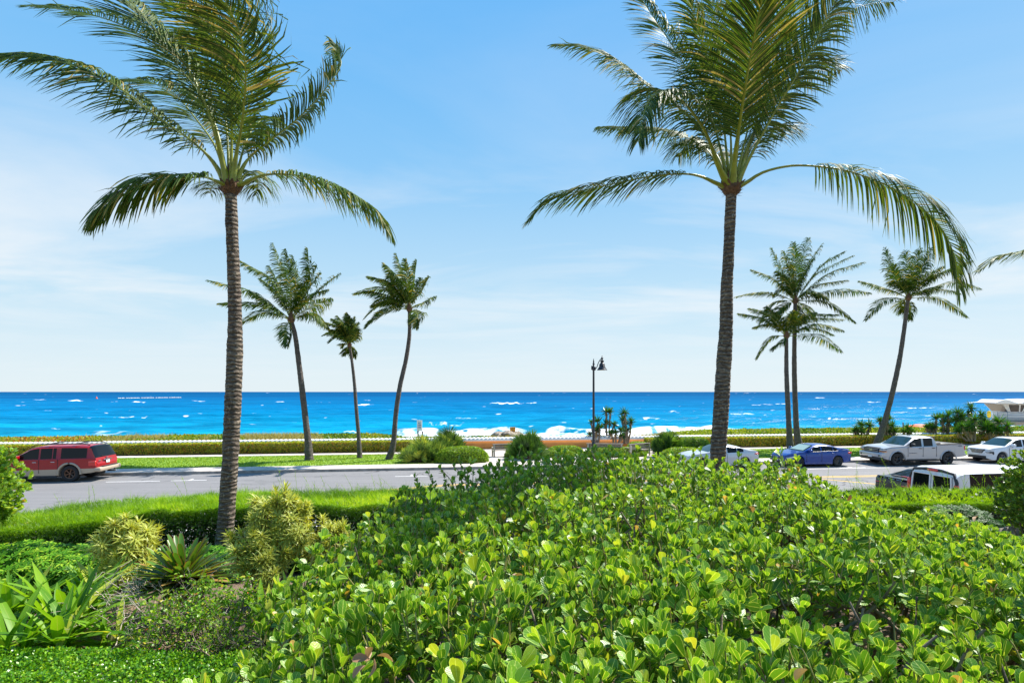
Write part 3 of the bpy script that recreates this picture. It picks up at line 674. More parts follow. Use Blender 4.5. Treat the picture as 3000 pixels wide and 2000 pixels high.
fl=[
 dict(p=zA([(1300,1060),(1250,970),(1180,880),(1060,780),(900,670),(720,530),(520,415),(300,345),(100,325),(-90,370)]),d=-1.0,Lmax=1.35,t0=.15,n=125,droop=1.0,wind=(-.55,0,0),width=.016,r0=.06,roll=.55),
 dict(p=zA([(1290,1060),(1240,1040),(1180,1018),(1110,1020),(900,1040),(730,1110),(625,1180),(550,1255)]),d=-1.3,c=-.4,Lmax=1.1,t0=.22,n=100,droop=1.3,wind=(-.1,0,0),dry=.02,width=.02),
 dict(p=zA([(1370,1080),(1420,1045),(1480,1015),(1570,1000),(1720,1010),(1900,1065),(2060,1145),(2160,1220),(2235,1340)]),d=-.6,Lmax=.95,t0=.22,n=105,droop=1.3,wind=(-.1,0,0),dry=.10,width=.014),
 dict(p=zA([(1370,1040),(1400,950),(1460,880),(1560,800),(1700,690),(1830,560),(1920,440),(1960,350),(1890,240)]),d=1.2,Lmax=.78,t0=.14,n=110,droop=.6,wind=(-.15,-.2,0),roll=.5,width=.02),
 dict(p=zA([(1340,1060),(1355,900),(1385,740),(1405,560),(1410,400),(1380,200),(1300,20),(1180,-160),(1000,-300)]),d=-2.0,Lmax=1.35,t0=.18,n=120,droop=.28,wind=(-1.1,0,0),dry=.08,width=.017,r0=.065),
 dict(p=zA([(1300,1010),(1270,900),(1240,780),(1170,580),(1060,360),(910,190),(770,30),(600,-120),(420,-230)]),d=-.4,c=-.5,Lmax=1.35,t0=.20,n=120,droop=.3,wind=(-.9,-.2,0),width=.017,roll=.4,r0=.065),
 dict(p=zA([(1310,1000),(1310,850),(1290,650),(1230,430),(1130,200),(1000,0),(830,-200)]),d=1.6,Lmax=1.3,t0=.2,n=115,droop=.4,wind=(-.8,.1,0),dry=.04,width=.017,roll=.7),
 dict(p=zA([(1330,1000),(1370,800),(1430,600),(1470,400),(1470,200),(1420,20),(1330,-150),(1150,-330)]),d=1.5,Lmax=1.2,t0=.18,n=115,droop=.35,wind=(-.7,0,0),width=.017,roll=.8),
 dict(p=zA([(1300,990),(1240,850),(1130,690),(1000,540),(850,470),(720,470)]),d=2.0,Lmax=1.15,t0=.2,n=100,droop=.6,wind=(-.7,0,0),roll=.5),
 dict(p=zA([(1300,960),(1230,700),(1080,450),(880,250),(640,120),(380,60),(180,40)]),d=1.6,Lmax=1.2,t0=.22,n=110,droop=.4,wind=(-.6,0,0),width=.017,roll=.6),
 dict(p=zA([(1320,980),(1330,760),(1320,520),(1260,300),(1150,80),(1000,-120),(800,-300)]),d=-1.4,Lmax=1.3,t0=.25,n=115,droop=.3,wind=(-1.0,0,0),dry=.05,width=.017),
 dict(p=zA([(1370,1050),(1420,990),(1460,1000),(1480,1050),(1470,1120)]),d=1.4,Lmax=.75,t0=.2,n=70,droop=1.2,wind=(-.1,0,0),dry=.15),
 dict(p=zA([(1290,1070),(1250,1055),(1220,1070),(1205,1110)]),d=1.2,Lmax=.6,t0=.25,n=60,droop=1.0,wind=(-.3,0,0)),
 dict(p=zA([(1350,980),(1400,850),(1440,760),(1490,700),(1540,690)]),d=1.6,Lmax=1.0,t0=.25,n=80,droop=.8,wind=(-.3,0,0)),
]
near_palm('tall windswept palm left of the middle beside the tall variegated shrub',DL,(676,549),
  [(655,1606),(664,1500),(672,1390),(678,1270),(684,1148),(688,1020),(688,900),(684,780),(679,660)],1.5,[.175,.150,.150,.148,.146,.140,.122,.116,.112,.108],fl)
DR=11.2
fr=[
 dict(p=zB([(1150,990),(1200,930),(1270,885),(1370,855),(1490,845),(1700,870),(1900,940),(2060,1035),(2180,1150),(2250,1280),(2280,1470)]),d=-.9,Lmax=1.35,t0=.28,n=130,droop=1.5,wind=(-.12,0,0),dry=.04,width=.015,r0=.045),
 dict(p=zB([(1090,985),(1030,930),(960,900),(870,888),(700,902),(500,942),(350,975),(210,1010),(100,1110)]),d=-.5,Lmax=1.0,t0=.22,n=105,droop=1.2,wind=(-.5,0,0),width=.014),
 dict(p=zB([(1100,960),(1050,840),(990,680),(910,560),(840,495),(770,470),(710,500),(670,590),(645,720)]),d=-2.0,c=-.3,Lmax=1.2,t0=.2,n=115,droop=1.0,wind=(-.1,.1,0),r0=.065,roll=.4),
 dict(p=zB([(1100,920),(1010,730),(860,560),(720,460),(610,375),(510,300),(420,262),(330,238),(235,232)]),d=1.0,Lmax=1.05,t0=.2,n=105,droop=.8,wind=(-.5,0,0),dry=.06,width=.014,roll=.4),
 dict(p=zB([(1110,900),(1030,640),(890,350),(790,190),(710,70),(620,-70)]),d=1.3,Lmax=1.05,t0=.2,n=105,droop=.5,wind=(-.6,0,0),roll=.6,width=.016),
 dict(p=zB([(1125,950),(1135,820),(1160,640),(1190,450),(1230,220),(1275,0),(1320,-200)]),d=-2.6,Lmax=1.25,t0=.24,n=125,droop=.3,wind=(-.15,-.1,0),hdir=(.1,-1,0),width=.018,r0=.062),
 dict(p=zB([(1150,970),(1190,850),(1270,700),(1370,520),(1450,390),(1560,190),(1650,0),(1740,-170)]),d=-1.0,Lmax=1.25,t0=.22,n=120,droop=.4,wind=(.3,.1,.05),width=.017,r0=.065,roll=.6),
 dict(p=zB([(1150,900),(1230,680),(1370,440),(1490,250),(1640,110),(1790,30),(1950,10)]),d=1.5,Lmax=1.25,t0=.22,n=110,droop=.8,wind=(.25,0,0),width=.016,roll=.5),
 dict(p=zB([(1110,900),(1085,670),(1070,420),(1050,170),(1000,-60)]),d=.9,Lmax=1.15,t0=.25,n=105,droop=.6,wind=(-.3,0,0),dry=.05,roll=.6),
 dict(p=zB([(1110,930),(1000,770),(890,700),(760,665),(610,655),(460,650)]),d=2.0,Lmax=.95,t0=.2,n=95,droop=.9,wind=(-.3,0,.0),dry=.1,roll=.3),
 dict(p=zB([(1110,900),(1050,800),(980,740),(900,740),(850,800)]),d=1.8,Lmax=1.0,t0=.2,n=90,droop=1.0,wind=(-.1,0,0)),
 dict(p=zB([(1160,900),(1220,760),(1290,680),(1360,660),(1400,690)]),d=1.8,Lmax=1.05,t0=.2,n=90,droop=1.0,wind=(.1,0,0)),
 dict(p=zB([(1140,900),(1210,640),(1310,340),(1390,80),(1440,-150)]),d=.6,Lmax=1.25,t0=.22,n=115,droop=.5,wind=(.3,-.1,0),width=.017,roll=-.4),
 dict(p=zB([(1130,900),(1110,640),(1030,380),(950,150),(900,-60)]),d=-.9,Lmax=1.15,t0=.25,n=105,droop=.45,wind=(-.4,0,0),roll=.5),
 dict(p=zB([(1140,880),(1170,600),(1200,300),(1200,40),(1160,-200)]),d=1.6,Lmax=1.25,t0=.25,n=110,droop=.5,wind=(-.1,0,0),hdir=(.15,1,0),width=.020),
 dict(p=zB([(1150,890),(1260,640),(1420,440),(1560,360),(1680,360)]),d=1.6,Lmax=1.15,t0=.22,n=105,droop=.9,wind=(.2,0,0),roll=.3),
]
near_palm('tall palm right of the street lamp rising behind the big round leafed hedge',DR,(2143,553),
  [(2085,1640),(2098,1480),(2104,1327),(2112,1211),(2119,1090),(2127,960),(2129,845),(2134,760),(2139,640)],1.2,[.19,.17,.155,.155,.150,.142,.128,.112,.110,.108],fr)
# the palm outside the right edge whose frond tips reach into the picture
root=thing('coconut_palm','palm mostly beyond the right edge, one frond tip showing','palm tree',(0,0,0),0,'tall coconut palms in the garden bed')
o=at(3420,1500,12.0); root.location=o
trunk(root,[at(3420,1500,12)-o,at(3400,1100,12)-o,at(3390,640,12)-o],[.18,.15,.12])
hub=at(3390,620,12)-o; crownbase(root,hub,.125,.27)
for P_,d in (([(3390,620),(3280,640),(3120,700),(3000,738),(2930,752),(2868,792)],-.4),([(3390,620),(3320,560),(3200,520),(3090,560),(3040,660)],1.0),([(3390,620),(3470,480),(3600,420),(3760,480)],.5),([(3390,620),(3380,420),(3300,250),(3180,160)],1),([(3390,620),(3460,600),(3560,640),(3660,760)],-1),([(3390,620),(3420,400),(3480,200),(3560,60)],-.5)):
    m=len(P_); frond(root,[at(x,y,12+d*i/(m-1))-o for i,(x,y) in enumerate(P_)],.75,.2,70,droop=.8,wind=(-.4,0,0),dry=.08)

# far palms: hub, trunk points, frond (via, tip) pairs
def far_palm(label, D, trunkpx, hub, fr, r, Lm, group='coconut palms along the beach path'):
    root=thing('coconut_palm',label,'palm tree',(0,0,0),0,group)
    o=at(trunkpx[0][0],trunkpx[0][1],D); o[2]=.13; root.location=o
    tp=[at(x,y,D)-o for x,y in trunkpx]+[at(*hub,D)-o]; tp[0]=np.zeros(3)
    k=len(tp); trunk(root,tp,[r*1.55,r*1.12]+list(np.linspace(r,r*.72,k-1)),far=True)
    h=at(*hub,D)-o; crownbase(root,h,r*.8,r*2.0,far=True)
    for i,(via,tip) in enumerate(fr):
        dd=((-1)**i)*rng.uniform(.5,1.6)
        pts=[h,at((hub[0]+via[0])/2+(hub[0]-tip[0])*0.0,(hub[1]+via[1])/2-3,D+dd*.2)-o,at(*via,D+dd*.6)-o,at((via[0]+tip[0])/2,(via[1]+tip[1])/2-(4 if tip[1]>via[1] else 1),D+dd*.85)-o,at(*tip,D+dd)-o]
        frond(root,pts,Lm*rng.uniform(1.0,1.3),.15,66,droop=rng.uniform(.8,1.4),wind=(-.8,-.1,0) if trunkpx[0][0]<1500 else (-.3,-.05,0),near=False,width=.036,r0=.05,dry=rng.choice([0,.0,.06,.14]),roll=rng.uniform(-.5,.5))
    return root
zl=lambda x,y:(550+.5102*x,650+.5102*y)
zr=lambda x,y:(2100+.4464*x,650+.4464*y)
P2=lambda f,L:[(f(*a),f(*b)) for a,b in L]
far_palm('leaning palm with broad crown just right of the near left trunk',37.0,[(906,1346),(902,1290),(893,1210),(885,1140),(874,1050),(865,985)],(853,938),
 P2(zl,[((560,350),(490,130)),((585,330),(560,160)),((625,380),(600,200)),((700,330),(690,160)),((760,390),(872,300)),((740,470),(820,440)),((715,535),(800,600)),((470,330),(300,225)),((400,420),(120,338)),((420,480),(185,470)),((440,520),(310,580)),((565,600),(570,710)),((520,420),(420,330)),((650,440),(740,260)),((700,430),(800,390)),((500,500),(360,400)),((560,470),(470,260)),((680,400),(760,300))]),.205,.95)
far_palm('shortest palm on the lawn, small thin crown between two taller ones',38.2,[(1054,1334),(1050,1270),(1044,1200),(1038,1120),(1030,1050)],(1024,1012),
 P2(zl,[((905,620),(860,545)),((930,600),(915,530)),((955,620),(980,580)),((870,610),(800,580)),((860,640),(780,650)),((880,660),(815,690)),((910,740),(905,760)),((960,660),(978,620)),((945,730),(955,770)),((895,600),(830,560)),((950,590),(960,550)),((880,640),(820,620)),((900,700),(890,720))]),.13,.62)
far_palm('slender palm leaning right with wind combed crown, left of the palmetto clump',37.3,[(1139,1346),(1152,1300),(1160,1210),(1172,1130),(1190,1050),(1199,985),(1200,940)],(1199,906),
 P2(zl,[((1235,330),(1195,185)),((1200,330),(1130,245)),((1295,340),(1315,225)),((1340,400),(1385,320)),((1350,470),(1420,430)),((1320,530),(1310,600)),((1130,390),(960,412)),((1150,350),(1040,315)),((1120,470),(1020,550)),((1150,510),(1025,605)),((1190,400),(1100,330)),((1265,350),(1250,220)),((1130,430),(1020,400)),((1210,380),(1160,290)),((1290,420),(1340,330)),((1160,450),(1060,480))]),.17,.85)
far_palm('tallest far palm with full crown standing behind the blue car',45.0,[(2342,1306),(2334,1260),(2330,1180),(2327,1080),(2328,960)],(2330,883),
 P2(zr,[((545,300),(600,110)),((520,300),(505,140)),((430,360),(360,180)),((480,330),(440,200)),((370,380),(235,318)),((330,470),(130,492)),((600,290),(690,150)),((690,290),(830,200)),((740,340),(960,268)),((760,460),(1005,468)),((660,420),(850,385)),((720,530),(905,658)),((390,530),(290,660)),((430,560),(380,640)),((590,560),(640,640)),((600,470),(720,500)),((450,440),(380,480)),((560,380),(640,240)),((650,350),(890,225)),((470,400),(400,330)),((540,600),(560,660))]),.20,1.0)
far_palm('lower palm of the close pair, its crown tucked under the taller crown',43.2,[(2316,1315),(2312,1260),(2308,1180),(2304,1090),(2304,1020)],(2304,984),
 P2(zr,[((300,640),(148,602)),((340,610),(220,570)),((360,760),(265,892)),((420,800),(370,840)),((620,640),(825,640)),((640,680),(820,710)),((660,755),(815,850)),((530,640),(640,600)),((400,680),(250,690)),((480,640),(500,590)),((600,620),(790,610)),((400,640),(330,560)),((600,700),(760,740))]),.19,.9)
far_palm('leaning palm behind the silver pickup, base far left of its crown',45.6,[(2566,1303),(2590,1240),(2612,1160),(2634,1060),(2648,970),(2657,900)],(2661,874),
 P2(zr,[((1140,330),(1105,180)),((1180,380),(1165,285)),((1250,330),(1240,195)),((1290,320),(1340,175)),((1340,300),(1410,170)),((1480,340),(1665,260)),((1530,400),(1730,440)),((1450,505),(1640,622)),((1100,440),(940,390)),((1090,520),(975,645)),((1205,530),(1215,590)),((1400,370),(1560,300)),((1400,450),(1590,470)),((1350,390),(1480,300)),((1270,570),(1270,640)),((1230,400),(1150,400)),((1300,400),(1380,240)),((1320,470),(1450,430))]),.20,.95)

# ================================================================ yuccas, palmettos, clipped mounds
M['yucca']=leafmat('yucca_leaves',[(0,(.02,.06,.01)),(.5,(.04,.13,.012)),(.9,(.09,.24,.015)),(1,(.16,.32,.02))],.25,.3)
M['yucca_dead']=mat('dry_yucca_skirt',(.36,.24,.12),.9,var=.4,vscale=12)
M['yucca_stem']=mat('yucca_stem',(.22,.16,.11),.9,var=.4,vscale=10,bmp=.5)
spike=(np.array([(-.035,0,0),(.035,0,0),(.03,.6,-.01),(-.03,.6,-.01),(.004,1,-.05),(-.004,1,-.05)],float),np.array([(0,1,2,3),(3,2,4,5)]),np.array([(0,0),(1,0),(1,.6),(0,.6),(.6,1),(.4,1)],float))
def yucca(label, base, heads, group='spiky yuccas on the dune behind the wall'):
    """heads: (x,y,z) crown centres relative to base, radius"""
    base=np.asarray(base,float); root=thing('yucca_plant',label,'yucca',tuple(base),0,group)
    bs=Bag()
    for (x,y,z,r) in heads:
        bh=Bag(); bd=Bag()
        c=np.array([x,y,z]); st=np.array([x*.45,y*.45,0.0]); md=(st+c)/2+np.array([rng.normal(0,.06),rng.normal(0,.06),-.05])
        bs.tube([st,md,c],[.09,.07,.06],7)
        r*=.9; n=56; d=rdir(n,.45); 
        bh.scatter(spike,c+d*.03,d,rdir(n,.5),np.stack([np.full(n,.9),r*rng.uniform(.75,1.15,n),np.full(n,1)],1),np.clip(d[:,2]*.35+.35+rng.normal(0,.15,n),0,1))
        n=36; a=rng.random(n)*2*PI; dd=np.stack([np.cos(a)*.55,np.sin(a)*.55,-np.ones(n)],1)
        zz=rng.random(n)[:,None]; P=c*(1-zz*.45)+st*zz*.45
        bd.scatter(spike,P,dd,rdir(n),np.stack([np.full(n,.8),r*rng.uniform(.5,.8,n),np.full(n,1)],1),rng.random(n))
        bh.build('leaf_head',M['yucca'],root); bd.build('dry_skirt',M['yucca_dead'],root)
    bs.build('stem',M['yucca_stem'],root)
def yhead(px,py,D,base,r): p=at(px,py,D)-base; return (p[0],p[1]+rng.uniform(-.2,.2),p[2],r)
zc=lambda x,y:(1650+.2168*x,1000+.2168*y)
def ypl(label,bpx,D,pts,f=None,rr=.5):
    base=atz(bpx,D,.45)
    yucca(label,base,[yhead(*( (f(x,y) if f else (x,y)) ),D,base,r if r else rr) for x,y,r in pts])
ypl('yucca with two tall heads on bare crossing stems just right of the lamp post',1783,45.5,[(585,950,.62),(640,950,.5),(575,1110,.55),(680,1120,.5)],zc)
ypl('yucca with dense heads close behind the lamp post',1748,45.0,[(470,1080,.6),(490,1160,.55),(380,1090,.3),(365,1250,.35),(440,1200,.4)],zc)
ypl('yucca with the tall right head in the middle of the wall, twin crowned',1832,45.2,[(825,960,.6),(800,1050,.55),(850,1110,.5),(915,1085,.5),(860,1190,.5)],zc)
ypl('low yucca with fresh green heads at the foot of the tall ones by the lamp',1805,44.7,[(700,1230,.45),(780,1210,.5),(800,1270,.4),(640,1230,.35)],zc)
zd=lambda x,y:(2450+.2338*x,1200+.2338*y)
ypl('round dark yucca cluster left of the leaning palm trunk',2528,47.5,[(330,190,.75),(430,200,.75),(250,240,.6),(300,280,.5),(230,270,.4)],zd)
ypl('yucca right behind the leaning palm trunk above the pickup',2590,47.5,[(545,140,.5),(640,120,.55),(620,190,.6),(700,210,.75),(640,280,.6),(720,270,.6),(590,270,.5)],zd)
ypl('small fan like yucca beside the grey sign post',2662,46.5,[(900,240,.6),(950,270,.5),(830,270,.45),(880,290,.4)],zd)
ze=lambda x,y:(2700+.12755*x,1130+.12755*y)
DY=49.0
ypl('yucca with two small heads at the left end of the big clump',2738,DY,[(320,740,.65),(180,920,.6),(250,960,.6),(120,960,.5),(310,900,.5)],ze)
ypl('upright yucca with dry skirt, second head row of the big clump',2768,DY,[(500,720,.65),(640,690,.75),(540,850,.6),(680,840,.7),(520,1040,.5)],ze)
ypl('bushy yucca in the middle of the big clump by the lifeguard tower',2806,DY+.5,[(840,620,.8),(900,700,.85),(800,780,.8),(900,880,.8),(950,800,.8),(760,950,.6)],ze)
ypl('tallest yucca with single top on a bare trunk near the lifeguard tower',2838,DY,[(1110,500,.75),(1060,620,.4),(1000,980,.7)],ze)
ypl('yucca with fresh bright low heads before the tower railing',2856,DY-1.3,[(1180,770,.75),(1160,870,.8),(1050,930,.7),(1180,980,.8),(900,930,.6),(800,1030,.6),(1030,1030,.6)],ze)
ypl('yucca whose thin head rises under the tower balcony',2866,DY-.5,[(1350,670,.6),(1390,800,.6),(1430,900,.6),(1330,930,.6),(1500,880,.7),(1420,1020,.6)],ze)
ypl('yucca leaning out right with a single spiky head under the tower cabin',2908,DY-1.4,[(1810,830,.85),(1600,930,.6),(1540,960,.75),(1680,1010,.7),(1560,1040,.6)],ze)
ypl('low right end yucca of the big clump with a leaning bare stem',2940,DY-1.5,[(1940,930,.75),(1850,1030,.6),(1980,1040,.5),(1760,1040,.5)],ze)

M['palmetto']=leafmat('palmetto_fans',[(0,(.05,.11,.03)),(.3,(.12,.22,.05)),(.7,(.26,.38,.08)),(1,(.50,.52,.08))],.35,.4)
M['palmetto_dark']=leafmat('palmetto_fans_green',[(0,(.03,.08,.02)),(.5,(.06,.15,.02)),(1,(.14,.28,.03))],.3,.4)
def palmetto(label, base, rx, ry, h, nf, m, fr=.55):
    base=np.asarray(base,float); root=thing('palmetto_shrub',label,'palmetto',tuple(base),0,'spiky palmettos on the lawn')
    b=Bag(); bs=Bag()
    for k in range(nf):
        a=rng.random()*2*PI; q=math.sqrt(rng.random()); el=rng.uniform(.1,1.0)
        dirv=np.array([math.cos(a)*q*rx,math.sin(a)*q*ry,h*(1-.45*q*q)*rng.uniform(.35,1.0)])
        st=np.array([dirv[0]*.55,dirv[1]*.55,0]); 
        ax=nrm(dirv-st+np.array([math.cos(a),math.sin(a),1.2])*.25*rng.random()); c=dirv-ax*fr*.6; c[2]=max(c[2],.1)
        bs.tube([st,c],[.014,.009],4,cap=False)
        side=nrm(np.cross(ax,rdir(1)[0])); n=20
        th=np.linspace(-1.25,1.25,n)+rng.normal(0,.05,n)
        D=ax[None]*np.cos(th)[:,None]+side[None]*np.sin(th)[:,None]
        nn=np.cross(ax,side)
        D=nrm(D+nn*.15*np.abs(th)[:,None])
        b.scatter(spike,np.repeat(c[None],n,0),D,np.repeat(nn[None],n,0)+rdir(n)*.3,np.stack([np.full(n,.75),fr*rng.uniform(.85,1.1,n),np.full(n,1)],1),np.clip(np.full(n,rng.random()**1.3)+rng.normal(0,.08,n),0,1))
    bs.build('stems',M['twig'],root); b.build('fan_leaves',m,root)
palmetto('large silvery palmetto clump at the left of the plaza',atz(1262,36.4,.13),1.6,1.0,1.75,95,M['palmetto'],.80)
palmetto('yellowish low palmetto in front left of the large clump',atz(1215,35.7,.13),1.0,.5,1.15,46,M['palmetto'],.65)
palmetto('green palmetto with tall narrow tuft behind the clipped mound',atz(1315,37.6,.13),1.0,.8,2.15,50,M['palmetto'],.8)
palmetto('dense dark green palmetto by the left bench',atz(1548,37.5,.13),1.25,.9,1.9,110,M['palmetto_dark'],.75)
palmetto('open spiky palmetto with wide fans right of the street lamp',atz(1955,38.5,.13),1.0,.8,1.85,75,M['palmetto_dark'],.75)

M['mound']=leafmat('clipped_mound_leaves',[(0,(.08,.17,.01)),(.5,(.18,.33,.015)),(.9,(.34,.46,.03)),(1,(.55,.55,.2))],.35,.42)
def mound(label, c, rx, ry, h, n, rot=TH):
    c=np.asarray(c,float); root=thing('clipped_shrub',label,'shrub',tuple(c),rot,'rounded clipped shrubs around the plaza')
    b=Bag(); s=.93
    prof=[(math.cos(t)**.6*s,math.sin(t)**.8*s) for t in np.linspace(0,PI/2-.01,8)]
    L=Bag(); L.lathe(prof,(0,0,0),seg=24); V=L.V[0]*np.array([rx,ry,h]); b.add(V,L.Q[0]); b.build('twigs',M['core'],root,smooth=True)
    b=Bag(); t=np.arcsin(rng.random(n)); a=rng.random(n)*2*PI
    x=np.cos(t)**.6*np.cos(a); y=np.cos(t)**.6*np.sin(a); z=np.sin(t)**.8
    k=1+.05*(rng.random(n)-.6)+.06*(vnoise(a*3,t*4)-.5)
    P=np.stack([x*rx*k,y*ry*k,z*h*k],1); N=nrm(np.stack([x/rx,y/ry,z/h],1))
    b.scatter(leaf_diam,P,rdir(n)+N*.4,N+rdir(n)*.7,rng.uniform(.045,.085,n),np.clip(.25+.5*rng.random(n)+.25*(rng.random(n)>.93),0,1))
    b.build('leaves',M['mound'],root)
mound('large clipped mound in front right of the palmetto clump',atz(1352,35.9,.13),1.75,.95,1.0,12000)
mound('low round shrub against the orange wall left of the lamp',atz(1655,40.5,.13),1.35,.8,.60,6000)
mound('flat shrub hedge before the low round shrub, left of the lamp base',atz(1610,38.6,.13),1.9,.6,.50,7000)
mound('low clipped shrub running behind the lamp base',atz(1800,38.8,.13),2.3,.6,.68,8000)
mound('round shrub under the orange wall between lamp and right bench',atz(1868,41.0,.13),.85,.7,.85,4500)
mound('tall bright mound left of the right palm trunk near the hedge end',atz(2030,41.5,.13),1.35,1.0,1.15,8000)
mound('shadowed clipped mound in front of the white sedan windscreen',atz(2000,37.0,.13),1.55,.9,.82,8000)
mound('small shrub behind the left bench',atz(1530,40.8,.13),1.2,.6,.80,5000)
mound('sprawling shrub under the seat of the left bench',atz(1515,38.4,.13),.9,.5,.50,3500)
# ================================================================ street furniture
M['black_metal']=mat('dark_bronze_paint',(.022,.020,.024),.38,spec=.5,var=.2)
M['lamp_glass']=mat('lamp_lens',(.5,.5,.45),.3)
base=W(upx(1739,36.4),36.4,.145); z_=lambda py:EYE-(py-HZ)*base[1]/F-base[2]
t=thing('street_lamp','dark bronze street lamp with curved arm and bell shade','lamp post',tuple(base),0.0)
ztop=z_(1085); zc_=z_(1300)
b=Bag(); b.lathe([(.20,0),(.20,.18),(.16,.22),(.15,.75),(.17,.8),(.12,.9),(.11,zc_-.15),(.15,zc_-.12),(.16,zc_),(.12,zc_+.06),(.10,zc_+.15),(.088,zc_+.2),(.068,ztop-.3),(.068,ztop)],seg=16)
b.build('pole',M['black_metal'],t,angle=35)
b=Bag(); h=z_(1050)-ztop
b.lathe([(.085,0),(.10,.03),(.085,.08),(.10,.16),(.075,.24),(.05,.3),(.045,.36),(.085,.42),(.055,.5),(.04,.56),(.055,.62),(.02,.70),(.03,h-.06),(0,h)],(0,0,ztop),seg=14)
b.build('finial',M['black_metal'],t,angle=40)
b=Bag(); b.box(-.16,-.06,-.06,.06,ztop+.05,ztop+.32); b.box(.06,.15,-.05,.05,ztop+.02,ztop+.25); bevel(b.build('bracket',M['black_metal'],t),.015)
hx=(1764-1740)/F*base[1]+.02; zt=z_(1046)
b=Bag(); b.tube(crom([(.10,0,ztop+.1),(.22,0,ztop+.22),(.32,0,ztop+.5),(.42,0,zt-.22),(.53,0,zt-.1),(hx,0,zt-.12)],24),.028,8); b.build('arm',M['black_metal'],t,smooth=True)
zb=z_(1084)
b=Bag(); b.lathe([(0,zt+.12),(.03,zt+.08),(.02,zt+.02),(.06,zt-.02),(.09,zt-.09),(.05,zt-.14),(.05,zt-.19),(.13,zt-.23),(.13,zt-.27),(.11,zt-.28),(.11,zt-.40),(.15,zt-.43),(.19,zt-.50),(.20,zt-.57),(.21,zt-.58),(.19,zt-.60),(.22,zt-.67),(.27,zt-.76),(.34,zb+.03),(.36,zb),(.33,zb),(.22,zt-.7),(.15,zt-.6)],(hx,0,0),seg=24)
b.build('bell_shade',M['black_metal'],t,angle=35)
b=Bag(); b.lathe([(.20,zb+.10),(.18,zb+.02),(.12,zb-.0),(0,zb-.02)],(hx,0,0),seg=16); b.build('lens',M['lamp_glass'],t,smooth=True)

def text(body, size, m, parent, loc, rot, name='lettering', ext=.002, align='CENTER', sx=1):
    cu=bpy.data.curves.new('lettering','FONT'); cu.body=body; cu.size=size; cu.align_x=align; cu.align_y='CENTER'; cu.extrude=ext; cu.resolution_u=2
    cu.space_line=.95
    tmp=bpy.data.objects.new('tmp',cu); COL.objects.link(tmp)
    dg=bpy.context.evaluated_depsgraph_get(); me=bpy.data.meshes.new_from_object(tmp.evaluated_get(dg))
    bpy.data.objects.remove(tmp,do_unlink=True)
    me.materials.clear(); me.materials.append(m)
    o=bpy.data.objects.new(name,me); COL.objects.link(o); o.parent=parent; o.location=loc; o.rotation_euler=rot; o.scale=(sx,1,1); return o
M['sign_white']=mat('white_sign',(.80,.80,.80),.5); M['sign_yellow']=mat('amber_sign',(.85,.36,.01),.5); M['ink']=mat('dark_ink',(.03,.05,.09),.6)
M['blue_ink']=mat('blue_ink',(.05,.12,.35),.6)
M['post_grey']=mat('grey_post',(.20,.19,.19),.6,metal=.3,var=.2)
# notice sign
base=W(upx(1229,45.2),45.2,.9); D=base[1]; zz=lambda py:EYE-(py-HZ)*D/F-base[2]
t=thing('notice_sign','tall white notice sign on two dark posts behind the palmettos','sign',tuple(base),math.radians(-38))
for x in(-.26,.26):
    b=Bag(); b.box(x-.05,x+.05,.03,.11,-.6,zz(1231) if x<0 else zz(1262)); bevel(b.build('post',M['black_metal'],t),.008)
b=Bag(); b.box(-.30,.30,-.01,.015,zz(1262),zz(1230)); bevel(b.build('panel',M['sign_white'],t),.006)
text('NO\nSWIM\nAREA',.18,M['blue_ink'],t,(0,-.02,(zz(1231)+zz(1262))/2+.03),(PI/2,0,0))
# amber warning sign on the rocks
base=atz(1502,47.2,.75); D=47.2
t=thing('warning_sign','small amber warning sign standing on the rocks','sign',tuple(base),math.radians(12))
b=Bag(); b.box(-.03,.03,.01,.06,-.5,.55); b.build('post',M['post_grey'],t)
b=Bag(); zq=lambda py:EYE-(py-HZ)*D/F-base[2]
b.box(-.24,.24,-.02,.0,zq(1266),zq(1250.5)); bevel(b.build('panel',M['sign_yellow'],t),.008)
text('WARNING\nROCKS\nNO\nCLIMBING',.085,M['ink'],t,(0,-.03,(zq(1266)+zq(1250.5))/2),(PI/2,0,0))
